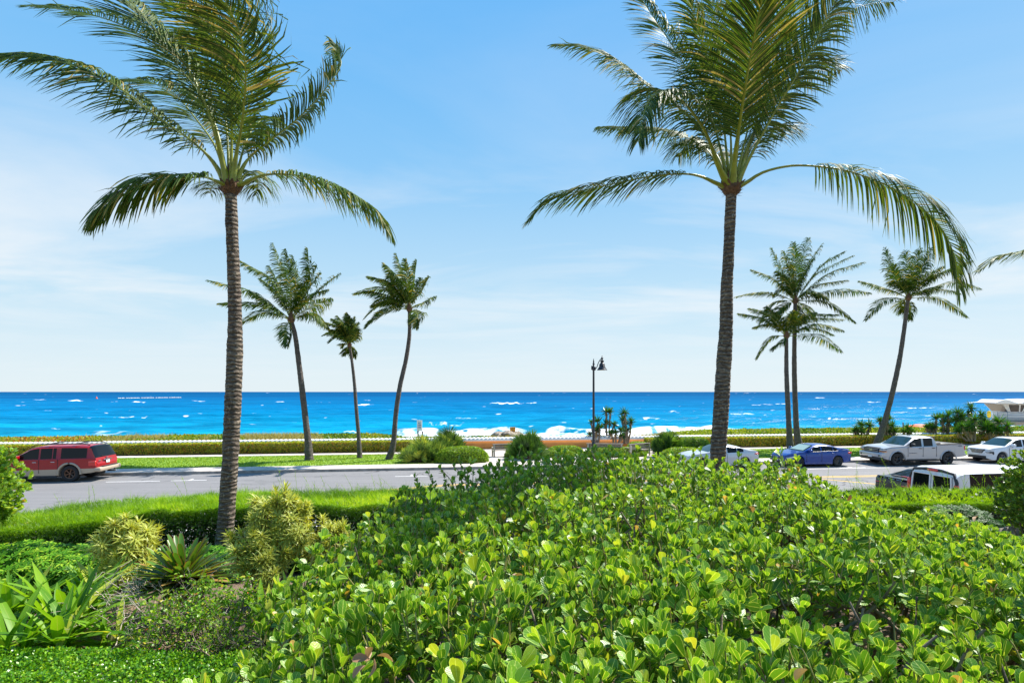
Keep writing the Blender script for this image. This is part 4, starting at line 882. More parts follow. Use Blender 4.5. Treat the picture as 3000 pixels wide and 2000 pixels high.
# rocks
def rockmat():
    m,nt,p=newmat('reef_rock'); v=texco(nt); n1=noise(nt,v,2.5,6,.7)
    nt.links.new(ramp(nt,n1,[(.35,(.10,.075,.05)),(.52,(.34,.27,.2)),(.7,(.6,.52,.42))]),p.inputs['Base Color']); p.inputs['Roughness'].default_value=.95; bump(nt,p,n1,1,.08); return m
M['rock']=rockmat()
rk=[(1462,1274,.5),(1478,1273,.42),(1490,1270,.5),(1503,1271,.55),(1513,1272,.45),(1470,1280,.5),(1498,1279,.6)]
lbs=['leftmost low brown reef rock of the pile behind the wall','small rounded rock second from the left in the pile','brown topped rock just left of the amber sign','rock carrying the amber warning sign','rock right of the amber sign beside the dark palmetto','lower rock at the left front of the pile','lower pale rock at the front under the amber sign']
for (px,py,r),lb in zip(rk,lbs):
    c=at(px,py+6,47.0+rng.uniform(-.3,.5)); b=Bag(); n=12
    th=np.linspace(0.001,PI-.001,n); ph=np.linspace(0,2*PI,18,endpoint=False)
    TT,PP=np.meshgrid(th,ph,indexing='ij'); d=np.stack([np.sin(TT)*np.cos(PP),np.sin(TT)*np.sin(PP),np.cos(TT)],-1).reshape(-1,3)
    s=rng.random()*50; rr=r*(.75+.6*vnoise(d[:,0]*2+s,d[:,1]*2+d[:,2]*1.5)+.25*vnoise(d[:,0]*5+s,d[:,2]*5+d[:,1]*3))
    V=d*rr[:,None]*[1.2,1,.7]; i=np.arange(n-1)[:,None]*18; j=np.arange(18)[None]; j2=(j+1)%18
    b.add(V,np.stack([i+j,i+18+j,i+18+j2,i+j2],-1).reshape(-1,4)); o=b.build('reef_rock',M['rock']); o.location=c; tag(o,lb,'rock','rocks behind the wall')
# small street sign post
base=W(upx(2645,43.3),43.3,.15); D=base[1]; zz=lambda py:EYE-(py-HZ)*D/F-base[2]
t=thing('parking_sign','narrow grey sign on a thin post above the clipped hedge, behind the pickup','sign',tuple(base),math.radians(60))
b=Bag(); b.box(-.035,.035,-.03,.03,0,zz(1236)); b.build('post',M['post_grey'],t)
b=Bag(); b.box(-.20,.20,-.05,-.032,zz(1256),zz(1237)); bevel(b.build('panel',M['post_grey'],t),.006)
# orange red canopy beyond the dune
c=atz(2698,60,0); c[2]=EYE-(1258-HZ)*60/F
t=thing('beach_canopy','orange red canopy with pale rim peeking over the dune plants','canopy',tuple(c),.15)
b=Bag(); b.lathe([(1.7,-.25),(1.55,.05),(1.1,.42),(.5,.58),(0,.62)],seg=24); b.build('canopy_cloth',M['canopy_red'],t,smooth=True)
b=Bag(); b.lathe([(1.72,-.33),(1.76,-.28),(1.72,-.2),(1.66,-.24)],seg=24); b.build('rim',M['sign_white'],t,smooth=True)
b=Bag(); b.tube([(0,0,-2.4),(0,0,.5)],.05,8); b.build('pole',M['post_grey'],t)

# benches
M['bench_wood']=mat('weathered_bench_wood',(.30,.26,.22),.85,var=.35,vscale=9)
M['bench_pale']=mat('pale_bench_wood',(.48,.42,.34),.85,var=.3,vscale=9)
def bench(label, px, v, w, rot):
    base=W(upx(px,v),v,.155); t=thing('park_bench',label,'bench',tuple(base),rot,'wooden benches on the plaza')
    for s in (-1,1):
        b=Bag(); x=s*(w/2-.08)
        b.box(x-.05,x+.05,-.28,-.2,0,.62); b.box(x-.05,x+.05,.22,.3,0,.88); b.box(x-.045,x+.045,-.2,.22,.34,.42); b.box(x-.06,x+.06,-.32,.24,.625,.665)
        bevel(b.build('side_frame',M['bench_pale'],t),.008)
    b=Bag()
    for k in range(4): b.box(-w/2,w/2,-.26+k*.12,-.17+k*.12,.425,.46)
    bevel(b.build('seat',M['bench_wood'],t),.006)
    b=Bag()
    for k in range(3): b.box(-w/2,w/2,.185,.215,.52+k*.125,.62+k*.125)
    b.box(-w/2-.04,w/2+.04,.17,.31,.885,.925); bevel(b.build('backrest',M['bench_wood'],t),.006)
bench('bench left of the dark palmetto, seen from its back corner',1476,38.6,1.7,TH+math.radians(190))
bench('bench beside the street lamp, only its top rail above the shrubs',1771,37.9,2.5,TH+math.radians(168))
bench('bench half hidden by the open spiky palmetto',1868,37.6,2.0,TH+math.radians(205))

# ================================================================ lifeguard tower
M['tower_white']=mat('tower_white_paint',(.72,.72,.72),.6,var=.06); M['tower_wood']=mat('tower_beams',(.36,.30,.23),.8,var=.2)
M['tower_glass']=mat('tower_dark_glass',(.035,.03,.035),.1,spec=.6); M['rail']=mat('tower_rail',(.16,.22,.30),.5,metal=.3); M['yellow_plastic']=mat('yellow_plastic',(.85,.6,.03),.5)
D=66.0; k=D/F; c=atz(2956,D,0); c[2]=EYE-(1233-HZ)*k     # floor level at the left wall
t=thing('lifeguard_tower','white lifeguard tower with slanted windows and wavy roof at the right edge','lifeguard tower',tuple(c),math.radians(-14))
px=lambda d:d*k
b=Bag()
# cabin: lower box, upper box flaring outwards
Wd,Dp=6.2,3.4; zf,zs,zt=0,px(26),px(51)
b.box(0,Wd,0,Dp,zf,zs)
V=[(0,0,zs),(Wd,0,zs),(Wd,Dp,zs),(0,Dp,zs),(-.75,-.3,zt),(Wd,-.3,zt),(Wd,Dp+.3,zt),(-.75,Dp+.3,zt)]
b.add(V,[[0,1,5,4],[1,2,6,5],[2,3,7,6],[3,0,4,7],[4,5,6,7]]); b.build('cabin_wall',M['tower_white'],t)
def slant(x0,x1,xa,xb,name='window'):
    f=lambda x,z:(x, -.3*(z-zs)/(zt-zs)-.03, z)
    z0,z1=zs+.02,zt-.08; b=Bag()
    b.add([f(x0,z0),f(x1,z0),f(xb,z1),f(xa,z1)],[[0,1,2,3]]); w=b.build(name,M['tower_glass'],t)
    b=Bag(); P=[np.array(f(x,z))+[0,-.02,0] for x,z in((x0,z0),(x1,z0),(xb,z1),(xa,z1))]
    for i in range(4): b.tube([P[i],P[(i+1)%4]],.045,6)
    b.build('window_frame',M['tower_white'],w)
slant(.10,1.0,-.28,.9); slant(1.35,1.8,1.62,2.2); slant(1.05,1.3,.98,1.55)
b=Bag(); f=lambda y,z:(-.75*(z-zs)/(zt-zs)-.03,y,z); z0,z1=zs+.05,zt-.08
b.add([f(Dp-.1,z0),f(.15,z0),f(-.1,z1),f(Dp+.1,z1)],[[0,1,2,3]]); b.build('window',M['tower_glass'],t)
b=Bag(); b.box(2.4,3.9,-.06,-.01,zs-.2,zt-.15); bevel(b.build('shutter',M['tower_white'],t),.02)
# roof: two shallow barrel waves with a pointed left overhang
b=Bag(); n=40; xs=np.linspace(-1.55,Wd+.4,n)
prof=np.interp(xs,[-1.55,-1.0,-.6,.3,.9,1.3,1.9,3.1,3.8,Wd+.4],[.0,.34,.44,.05,.0,.28,.42,.48,.38,.2])
T_=[];
for y in(-.75,Dp+.75): 
    T_.append(np.stack([xs,np.full(n,y)+ (0.5*np.clip((-xs-.6),0,1) if y<0 else -.5*np.clip((-xs-.6),0,1)),zt+.08+prof],1))
    T_.append(np.stack([xs,np.full(n,y)+ (0.5*np.clip((-xs-.6),0,1) if y<0 else -.5*np.clip((-xs-.6),0,1)),np.full(n,zt+.0)],1))
A,A2,B_,B2=T_
V=np.concatenate([A,B_,B2,A2]); i=np.arange(n-1)
Q=[np.stack([a*n+i,a*n+i+1,b_*n+i+1,b_*n+i],1) for a,b_ in((0,1),(1,2),(2,3),(3,0))]; b.add(V,np.concatenate(Q)); b.build('roof',M['tower_white'],t,angle=30)
b=Bag(); b.box(-2.9,Wd,-1.5,Dp+.4,-.42,-.02); bevel(b.build('deck',M['tower_wood'],t),.03)
b=Bag()
for x in(-2.8,-1.9,-.9,.9,2.6):
    b.tube([(x,-1.42,0),(x,-1.42,1.15)],.028,6)
for z in(.4,.8,1.15): b.tube([(-2.8,-1.42,z),(2.6,-1.42,z)],.026,6)
for y in(-.2,1.2,2.6): b.tube([(-2.8,y,0),(-2.8,y,1.15)],.028,6)
for z in(.4,.8,1.15): b.tube([(-2.8,-1.42,z),(-2.8,2.6,z)],.026,6)
b.build('railing',M['rail'],t)
for x,y in((-1.8,-.8),(3.4,-.8),(-1.8,2.8),(3.4,2.8)):
    b=Bag(); b.tube([(x,y,-4.2),(x,y,-.4)],.2,10); b.build('leg',M['tower_wood'],t,smooth=True)
b=Bag(); b.lathe([(.0,.45),(.16,.38),(.2,.1),(.2,-.25),(.1,-.4),(0,-.42)],(-2.8,-1.5,.85),seg=10); b.build('life_ring_float',M['yellow_plastic'],t,smooth=True)

# ================================================================ vehicles
def paint(name,c,metal=.0,rough=.28,coat=1.0): 
    m=mat(name,c,rough,metal=metal,coat=coat); return m
M['tyre']=mat('tyre_rubber',(.018,.018,.019),.8,var=.2,vscale=8); M['glass']=mat('tinted_glass',(.004,.006,.008),.04,spec=.25)
M['glass_light']=mat('windscreen_glass',(.02,.05,.06),.06,spec=.45)
M['black_trim']=mat('black_trim',(.02,.02,.022),.5); M['chrome']=mat('chrome',(.55,.55,.57),.25,metal=1); M['satin']=mat('satin_trim',(.35,.35,.37),.45,metal=.8)
M['rim_black']=mat('black_rim',(.03,.03,.033),.3,coat=.5); M['rim_bronze']=mat('bronze_rim',(.16,.09,.06),.35,metal=.6); M['rim_grey']=mat('grey_rim',(.30,.30,.32),.3,metal=.8)
M['tail_red']=mat('red_lens',(.62,.012,.01),.15,coat=1); M['amber']=mat('amber_lens',(.85,.25,.02),.2,coat=1); M['lamp_clear']=mat('clear_lens',(.55,.57,.6),.08,coat=1); M['plate']=mat('number_plate',(.75,.76,.74),.5)
M['under']=mat('underbody',(.02,.02,.02),.9)

def wheel(root,x,y,s,r,w,mt,sp=5):
    o=Bag(); k=w/2
    o.lathe([(r*.60,-k*.7),(r*.64,-k*.95),(r*.9,-k),(r*.985,-k*.8),(r,-k*.3),(r,k*.3),(r*.985,k*.8),(r*.9,k),(r*.64,k*.95),(r*.60,k*.7),(r*.58,0),(r*.6,-k*.7)],(0,0,0),axis=(0,1,0),seg=28)
    wo=o.build('wheel',M['tyre'],root,angle=40); wo.location=(x,y,r)
    b=Bag(); f=s*k*.55
    b.lathe([(0,-s*k*.2),(r*.58,-s*k*.2)],(0,0,0),axis=(0,1,0),seg=24,m=1)
    b.lathe([(r*.615,f*1.15),(r*.60,f*1.45),(r*.54,f*1.35),(r*.53,f*.2)],(0,0,0),axis=(0,1,0),seg=28)
    b.lathe([(0,f*1.25),(r*.10,f*1.2),(r*.13,f*.9),(r*.13,-f*.2)],(0,0,0),axis=(0,1,0),seg=14)
    for i in range(sp):
        a=2*PI*i/sp+.3
        for da in(-.11,.11):
            d=np.array([math.cos(a+da),0,math.sin(a+da)]); c0=np.array([math.cos(a),0,math.sin(a)])*r*.1
            b.tube([c0+[0,f*.95,0],d*r*.56+[0,f*1.2,0]],[r*.055,r*.04],5)
    b.build('rim',[mt,M['under']],wo,angle=40)
def bx(root,name,x0,x1,y0,y1,z0,z1,m,bv=.01,label=None):
    c=np.array([(x0+x1)/2,(y0+y1)/2,(z0+z1)/2]); b=Bag(); b.box(x0-c[0],x1-c[0],y0-c[1],y1-c[1],z0-c[2],z1-c[2])
    o=b.build(name,m,root); o.location=c
    if bv: bevel(o,min(bv,.45*min(x1-x0,y1-y0,z1-z0)))
    return o

def car(label,cat,px_ref,v_ref,ref,facing,S,group='cars parked along the kerb',name='parked_car'):
    """S: dict with L,W,wheels(xf,xr,r),bot,belt,top,mid,w profiles over x from the nose; ref = nose or tail coordinate at picture column px_ref on the near side"""
    L,Wd=S['L'],S['W']; hw=Wd/2
    if facing=='left': u0=upx(px_ref,v_ref)-ref; loc=W(u0,v_ref+hw,0); rot=TH
    else: u0=upx(px_ref,v_ref)+ref; loc=W(u0,v_ref+hw,0); rot=TH+PI
    root=thing(name,label,cat,tuple(loc),rot,group)
    near=-1 if facing=='left' else 1
    xf,xr,r=S['wheels']; ra=r+S.get('gap',.07)
    xs=set(np.round(np.concatenate([[p[0] for p in S['top']],[p[0] for p in S['w']],[p[0] for p in S['belt']],[q for q in S['pillars']],S['glass'],
        np.linspace(0,L,14)]),3))
    for xc in(xf,xr):
        for a in np.linspace(0,PI,11): xs.add(round(xc+ra*math.cos(a),3))
        xs.add(round(xc-ra-.01,3)); xs.add(round(xc+ra+.01,3))
    xs=np.array(sorted(x for x in xs if 0<=x<=L)); keep=[0]
    for i in range(1,len(xs)):
        if xs[i]-xs[keep[-1]]>.006: keep.append(i)
    xs=xs[keep]
    I=lambda key,x:float(np.interp(x,*zip(*S[key])))
    rings=[]
    for x in xs:
        bot,belt,top,mid=I('bot',x),I('belt',x),I('top',x),I('mid',x); w=hw*I('w',x)
        arch=0
        for xc in(xf,xr):
            if abs(x-xc)<ra+1e-6: arch=max(arch,r+math.sqrt(max(0,ra*ra-(x-xc)**2)))
        b1=max(bot,arch); kf=min(max((top-belt-.08)/.35,0),1)
        yt=w-(.04+S.get('tumble',.26)*max(top-belt,0)); midz=max(mid,b1+.035); bl=max(belt,midz+.03)
        topz=max(top,bl+.01)
        ring=[(0,max(bot,arch*.98)+.05),(w*.72,max(bot,arch)+(0 if arch else .02)),(w*.965,b1+.0),(w,midz),(w*.985,bl-.04),(w*.955,bl),
              (yt+.035,topz-.09*kf-.015),(yt-.07,topz-.028*kf-.004),(yt*.55,topz-.002),(0,topz+.012*kf)]
        rings.append(ring)
    n=len(xs); K=10
    tags={}
    g0,g1=S['glass'][0],S['glass'][-1]; ws,wr=S['screen'],S['rear']
    for i in range(n-1):
        xm=(xs[i]+xs[i+1])/2
        for j in range(K-1):
            tg='body'
            if j<=0: tg='under'
            elif j in(1,2) and S.get('clad'): tg='clad'
            if j==5 and g0<xm<g1:
                tg='glass'
                for p in range(0,len(S['pillars']),2):
                    if S['pillars'][p]<xm<S['pillars'][p+1]: tg='body'
                if tg=='glass': tg='side%d'%sum(1 for p in range(0,len(S['pillars']),2) if xm>S['pillars'][p+1])
            if j>=7 and ws[0]<xm<ws[1]: tg='windscreen'
            if j>=7 and wr[0]<xm<wr[1]: tg='rearglass'
            if j==6 and wr[0]<xm<wr[1] and S.get('suv'): tg='rearglass'
            tags.setdefault(tg,[]).append((i,j))
    def mk(cells,name,m,caps=False,parent=root,sides=(-1,1),push=0):
        b=Bag()
        V=[]
        for s in sides:
            idx={}
            for (i,j) in cells:
                q=[]
                for (a,c) in((i,j),(i+1,j),(i+1,j+1),(i,j+1)):
                    if (a,c) not in idx:
                        idx[(a,c)]=len(V); y,z=rings[a][c]; V.append((xs[a],s*y,z))
                    q.append(idx[(a,c)])
                b.Q.append(np.array([q if s<0 else q[::-1]])); b.qm.append(np.zeros(1))
        if caps:
            for a in(0,n-1):
                base=len(V)
                for s in(-1,1):
                    for (y,z) in rings[a]: V.append((xs[a],s*y,z))
                for j in range(K-1):
                    q=[base+j,base+K+j,base+K+j+1,base+j+1]; b.Q.append(np.array([q if a else q[::-1]])); b.qm.append(np.zeros(1))
        b.V=[np.array(V)]; b.uv=[np.zeros((len(V),2))]; b.r=[np.full(len(V),.5)]; b.n=len(V)
        return b.build(name,m,parent,angle=S.get('angle',38),weld=True)
    body=mk(tags['body'],'body',S['paint'],caps=True)
    mk(tags['under'],'underbody',M['under'])
    if 'clad' in tags: mk(tags['clad'],'lower_cladding',S['clad'])
    for k_,c in tags.items():
        if k_.startswith('side'):
            for s in(-1,1): mk(c,'side_window',M['glass'],sides=(s,))
    if 'windscreen' in tags: mk(tags['windscreen'],'windscreen',M['glass_light'])
    if 'rearglass' in tags: mk(tags['rearglass'],'rear_window',M['glass'])
    for x in(xf,xr):
        for s in(-1,1): wheel(root,x,s*(hw-S.get('tw',.22)/2-.02),s,r,S.get('tw',.22),S['rim'],S.get('spokes',5))
    # seams
    for x in S.get('seams',[]):
        for s in(-1,1):
            z0=I('bot',x)+.14; z1=I('belt',x)-.03; w=hw*I('w',x)
            b=Bag(); b.box(x-.008,x+.008,s*w-.006 if s>0 else s*w-.004,s*w+.004 if s>0 else s*w+.006,z0,z1); b.build('door_seam',M['black_trim'],root)
    for x in S.get('handles',[]):
        for s in(-1,1):
            z=I('belt',x)-S.get('hz',.12); w=hw*I('w',x); bx(root,'door_handle',x-.10,x+.10,min(s*(w-.01),s*(w+.03)),max(s*(w-.01),s*(w+.03)),z-.018,z+.018,S.get('handle_mat',S['paint']),.01)
    if 'mirror' in S:
        x=S['mirror']; z=I('belt',x)+.10
        for s in(-1,1):
            w=hw*I('w',x); a,c=s*(w-.05),s*(w+.22); bx(root,'wing_mirror',x-.10,x+.08,min(a,c),max(a,c),z-.07,z+.12,S.get('mirror_mat',S['paint']),.05)
    return root,I,near

# --- dark red SUV with tan lower body, rear towards the middle
P_red=paint('dark_red_paint',(.33,.004,.009),rough=.3,coat=.25); P_tan=paint('tan_lower_paint',(.42,.34,.25),rough=.45,coat=.3)
S=dict(L=5.60,W=1.98,wheels=(1.02,4.28,.43),gap=.08,tw=.30,tumble=.20,suv=True,angle=32,
 top=[(0,.98),(.10,1.08),(1.45,1.22),(1.50,1.24),(2.35,1.80),(2.7,1.87),(4.0,1.90),(5.15,1.88),(5.28,1.84),(5.52,1.24),(5.56,1.0),(5.6,.92)],
 belt=[(0,.92),(.1,1.02),(1.45,1.16),(1.6,1.20),(5.3,1.24),(5.52,1.20),(5.56,.98),(5.6,.90)],
 bot=[(0,.42),(.3,.34),(1.6,.34),(3.7,.34),(4.8,.42),(5.3,.46),(5.6,.52)], mid=[(0,.62),(5.6,.70)],
 w=[(0,.80),(.08,.90),(.35,.98),(.8,1.0),(5.1,1.0),(5.4,.97),(5.55,.93),(5.6,.88)],
 pillars=[2.78,2.86,3.62,3.82,3.38,3.41],glass=[1.75,5.10],screen=(1.5,2.35),rear=(5.20,5.50),
 paint=P_red,clad=P_tan,rim=M['rim_bronze'],spokes=6,seams=[1.62,2.82,3.72],handles=[2.62,3.50],handle_mat=M['chrome'],mirror=1.85,mirror_mat=P_red,hz=.16)
S['pillars']=[2.78,2.86,3.42,3.46,3.62,3.84]
t,I,ne=car('dark red SUV with tan lower body parked at the far kerb on the left','SUV',267,31.45,5.35,'left',S)
for s in(-1,1):
    y=s*.97
    bx(t,'tail_light',5.20,5.55,min(s*.86,s*.985),max(s*.86,s*.985),.82,1.10,M['tail_red'],.02)
    bx(t,'headlight',-.01,.30,min(s*.66,s*.93),max(s*.66,s*.93),.80,1.0,M['lamp_clear'],.02)
    b=Bag()
    # tan wheel-arch lips
    for xc in(1.02,4.28):
        a=np.linspace(-.05,PI+.05,16); b.tube([(xc+.555*math.cos(q),y*1.012,.43+.555*math.sin(q)) for q in a],.055,6,squash=1)
    b.build('wheel_arch_trim',P_tan,t,smooth=True)
    b=Bag(); b.tube(crom([(2.3,s*.72,1.83),(2.6,s*.72,1.95),(3.6,s*.73,1.98),(4.8,s*.73,1.97),(5.15,s*.73,1.9)],14),.025,6); b.build('roof_rail',M['black_trim'],t,smooth=True)
for x in(3.1,4.4): bx(t,'roof_rack_bar',x-.05,x+.05,-.74,.74,1.965,2.01,M['black_trim'],.01)
bx(t,'rear_bumper',5.42,5.78,-.95,.95,.50,.74,P_tan,.07); bx(t,'bumper_step',5.50,5.76,-.70,.70,.742,.775,M['black_trim'],.01)
bx(t,'front_bumper',-.12,.2,-.92,.92,.40,.68,P_tan,.06); bx(t,'grille',-.03,.05,-.55,.55,.72,.95,M['chrome'],.02)
bx(t,'number_plate',5.60,5.625,-.16,.16,.90,1.05,M['plate'],.004)
bx(t,'plate_garnish',5.575,5.63,-.36,.36,1.07,1.12,M['chrome'],.01); bx(t,'badge',5.59,5.61,-.78,-.55,1.06,1.10,M['chrome'],.004)
bx(t,'emblem',5.535,5.60,-.07,.07,1.17,1.21,M['chrome'],.01)
b=Bag(); b.tube([(5.53,.05,1.27),(5.52,-.40,1.31)],.012,5); b.build('wiper',M['black_trim'],t)
b=Bag(); b.box(5.6,5.98,-.05,.05,.42,.50); b.tube([(5.95,0,.45),(5.95,0,.6)],.035,8); b.build('tow_hitch',M['black_trim'],t)
for s in(-1,1): bx(t,'running_board',1.65,3.65,min(s*.80,s*1.02),max(s*.80,s*1.02),.27,.335,M['black_trim'],.02)
bx(t,'spare_tyre',4.75,5.35,-.3,.3,.28,.44,M['tyre'],.06)

# --- silver pickup
P_sil=paint('silver_paint',(.47,.47,.485),metal=.35,rough=.32)
S=dict(L=5.85,W=2.02,wheels=(.98,4.62,.405),gap=.10,tw=.28,tumble=.20,angle=30,
 top=[(0,1.02),(.06,1.12),(.5,1.22),(1.45,1.28),(1.50,1.29),(2.25,1.80),(2.6,1.86),(3.45,1.85),(3.62,1.80),(3.72,1.66),(3.78,1.31),(5.75,1.33),(5.85,1.31)],
 belt=[(0,.96),(.06,1.08),(.5,1.15),(1.45,1.20),(3.78,1.24),(3.80,1.30),(5.75,1.32),(5.85,1.30)],
 bot=[(0,.50),(.3,.40),(1.5,.42),(4.0,.42),(5.3,.50),(5.85,.55)], mid=[(0,.75),(5.85,.78)],
 w=[(0,.88),(.08,.94),(.3,.985),(.8,1.0),(5.5,1.0),(5.8,.98),(5.85,.95)],
 pillars=[2.72,2.86],glass=[1.85,3.52],screen=(1.5,2.25),rear=(3.65,3.77),paint=P_sil,rim=M['rim_black'],spokes=5,
 seams=[1.70,2.78,3.74],handles=[2.58,3.52],handle_mat=M['black_trim'],mirror=1.98,mirror_mat=M['black_trim'],hz=.12)
t,I,ne=car('silver pickup truck with black wheels parked at the far kerb','pickup truck',2631,31.6,.98,'left',S,name='parked_pickup')
bx(t,'bed_liner',3.84,5.72,-.86,.86,1.325,1.345,M['black_trim'],.0)
bx(t,'tool_box',3.80,4.25,-.80,.80,1.34,1.42,M['black_trim'],.02)
for s in(-1,1):
    bx(t,'bed_rail',3.82,5.78,min(s*.86,s*.95),max(s*.86,s*.95),1.335,1.365,M['black_trim'],.01)
    bx(t,'tail_light',5.74,5.865,min(s*.90,s*.985),max(s*.90,s*.985),.96,1.24,M['tail_red'],.02)
    hl=bx(t,'headlight',-.02,.34,min(s*.62,s*.965),max(s*.62,s*.965),.88,1.08,M['black_trim'],.02)
    h=bx(t,'headlight_lens',-.03,.20,min(s*.66,s*.97),max(s*.66,s*.97),.975,1.05,M['lamp_clear'],.01)
    h=bx(t,'turn_signal',-.035,.30,min(s*.64,s*.975),max(s*.64,s*.975),.89,.935,M['amber'],.01)
    bx(t,'fog_light',-.155,-.10,min(s*.70,s*.80),max(s*.70,s*.80),.60,.70,M['black_trim'],.01)
    bx(t,'running_board',1.60,3.9,min(s*.80,s*1.03),max(s*.80,s*1.03),.32,.40,M['black_trim'],.02)
    b=Bag()
    for xc in(.98,4.62):
        a=np.linspace(-.05,PI+.05,16); b.tube([(xc+.56*math.cos(q),s*1.005,.405+.54*math.sin(q)) for q in a],.035,6)
    b.build('wheel_arch_trim',P_sil,t,smooth=True)
bx(t,'front_bumper',-.14,.35,-.96,.96,.52,.83,P_sil,.06); bx(t,'lower_valance',-.10,.4,-.90,.90,.33,.518,M['black_trim'],.04)
bx(t,'grille',-.05,.05,-.60,.60,.84,1.12,M['black_trim'],.02)
for z in(.90,1.02): bx(t,'grille_bar',-.07,-.045,-.60,.60,z,z+.02,M['chrome'],.004)
b=Bag(); b.prism([(-.15,-.025),(-.15,.025),(-.05,.025),(-.045,.045),(.055,.045),(.06,.025),(.15,.025),(.14,-.025),(.05,-.025),(.045,-.045),(-.055,-.045),(-.06,-.025)],-.085,-.07,axis='x')
o=b.build('emblem',M['chrome'],t); o.location=(0,0,.97)
bx(t,'number_plate',-.165,-.142,-.18,.14,.50,.62,M['plate'],.004); bx(t,'rear_bumper',5.82,6.0,-.92,.92,.55,.72,M['chrome'],.04)
b=Bag(); b.tube([(3.86,-.7,1.35),(3.86,-.7,1.80),(3.86,.7,1.80),(3.86,.7,1.35)],.03,6); b.build('rack_hoop',M['black_trim'],t)
b=Bag(); b.prism([(2.55,1.87),(2.75,1.93),(2.78,1.87)],-.02,.02); b.build('roof_antenna',M['black_trim'],t)
bx(t,'hood_scoop_trim',.10,.16,-.6,.6,1.135,1.15,M['black_trim'],.005)
text('SILVERADO',.085,M['ink'],t,(2.05,-1.013,.80),(PI/2,0,0),sx=1.3)
text('4X4',.12,M['ink'],t,(5.45,-1.013,1.22),(PI/2,0,0),sx=1.4)

# --- blue sedan
P_blu=paint('deep_blue_paint',(.002,.045,.26),metal=.1,rough=.25,coat=.5)
S=dict(L=4.62,W=1.80,wheels=(.93,3.60,.335),gap=.045,tw=.225,tumble=.34,angle=34,
 top=[(0,.62),(.08,.74),(.35,.85),(1.20,.97),(1.25,.98),(2.02,1.36),(2.4,1.41),(3.0,1.39),(3.3,1.33),(3.95,1.07),(4.0,1.06),(4.45,1.03),(4.56,.96),(4.62,.82)],
 belt=[(0,.56),(.08,.66),(.4,.77),(1.2,.90),(2.5,.94),(3.9,1.00),(4.45,.98),(4.56,.90),(4.62,.78)],
 bot=[(0,.30),(.2,.20),(1.3,.19),(3.2,.19),(4.1,.26),(4.62,.34)], mid=[(0,.45),(1.2,.55),(4.62,.62)],
 w=[(0,.62),(.07,.76),(.22,.88),(.5,.96),(.9,1.0),(3.8,1.0),(4.3,.95),(4.55,.86),(4.62,.78)],
 pillars=[2.42,2.50,3.25,3.28],glass=[1.65,3.55],screen=(1.25,2.02),rear=(3.32,3.95),paint=P_blu,rim=M['rim_black'],spokes=10,
 seams=[1.42,2.46,3.42],handles=[2.25,3.22],mirror=1.62,hz=.10)
t,I,ne=car('blue sedan with black wheels parked behind the leftmost of the right palms','sedan',2342.5,31.75,.93,'left',S)
M['sunshade']=mat('pale_sunshade',(.45,.58,.50),.25,metal=.5)
for s in(-1,1):
    b=Bag(); b.prism([(.10,.60),(.62,.72),(.66,.66),(.50,.60),(.16,.55)],min(s*.60,s*.885),max(s*.60,s*.885)); b.build('headlight',M['lamp_clear'],t)
    bx(t,'tail_light',4.28,4.57,min(s*.62,s*.85),max(s*.62,s*.85),.80,.93,M['tail_red'],.03)
    bx(t,'fog_vent',.05,.36,min(s*.62,s*.86),max(s*.62,s*.86),.31,.42,M['black_trim'],.02)
    b=Bag(); b.tube(crom([(1.55,s*.86,.96),(2.1,s*.74,1.31),(2.7,s*.72,1.35),(3.2,s*.73,1.30),(3.62,s*.84,1.04)],16),.007,5); b.tube([(1.55,s*.873,.955),(3.62,s*.87,1.01)],.009,5); b.build('window_trim',M['satin'],t)
b=Bag(); b.prism([(-.44,.60),(.44,.60),(.30,.40),(-.30,.40)],-.02,.06,axis='x'); b.build('grille',M['black_trim'],t)
b=Bag(); b.lathe([(.09,0),(.09,.015),(.06,.02),(.06,0)],(-.025,0,.52),axis=(-1,0,0),seg=16); b.box(-.045,-.03,-.05,-.02,.46,.58); b.box(-.045,-.03,.02,.05,.46,.58); b.build('emblem',M['chrome'],t)
bx(t,'lower_intake',-.01,.05,-.45,.45,.27,.37,M['black_trim'],.01); bx(t,'number_plate',-.04,-.015,-.16,.16,.38,.45,M['plate'],.003)
b=Bag(); b.prism([(4.20,1.055),(4.55,1.09),(4.58,1.05),(4.3,1.03)],-.66,.66); b.build('boot_spoiler',P_blu,t)
b=Bag(); b.add([(1.33,-.66,1.045),(1.33,.66,1.045),(1.93,.56,1.335),(1.93,-.56,1.335)],[[0,1,2,3]]); b.build('sunshade',M['sunshade'],t)

# --- silver white sedan partly hidden
P_whi=paint('pale_silver_paint',(.56,.57,.59),metal=.2,rough=.28)
S=dict(L=4.70,W=1.84,wheels=(.85,3.70,.335),gap=.045,tw=.225,tumble=.34,angle=34,
 top=[(0,.66),(.08,.80),(.35,.90),(1.30,1.02),(1.35,1.03),(2.10,1.39),(2.5,1.44),(3.1,1.41),(3.4,1.34),(4.0,1.12),(4.05,1.11),(4.5,1.09),(4.64,1.02),(4.7,.86)],
 belt=[(0,.60),(.08,.72),(.4,.82),(1.3,.94),(2.5,.97),(4.0,1.04),(4.5,1.03),(4.64,.94),(4.7,.80)],
 bot=[(0,.30),(.2,.20),(1.3,.19),(3.2,.19),(4.1,.26),(4.7,.34)], mid=[(0,.45),(1.2,.55),(4.7,.64)],
 w=[(0,.66),(.07,.80),(.22,.90),(.5,.97),(.9,1.0),(3.9,1.0),(4.4,.95),(4.63,.87),(4.7,.80)],
 pillars=[2.48,2.56,3.18,3.21],glass=[1.75,3.62],screen=(1.35,2.10),rear=(3.42,4.0),paint=P_whi,rim=M['rim_grey'],spokes=7,
 seams=[1.5,2.52,3.45],handles=[2.3,3.22],mirror=1.72,hz=.12)
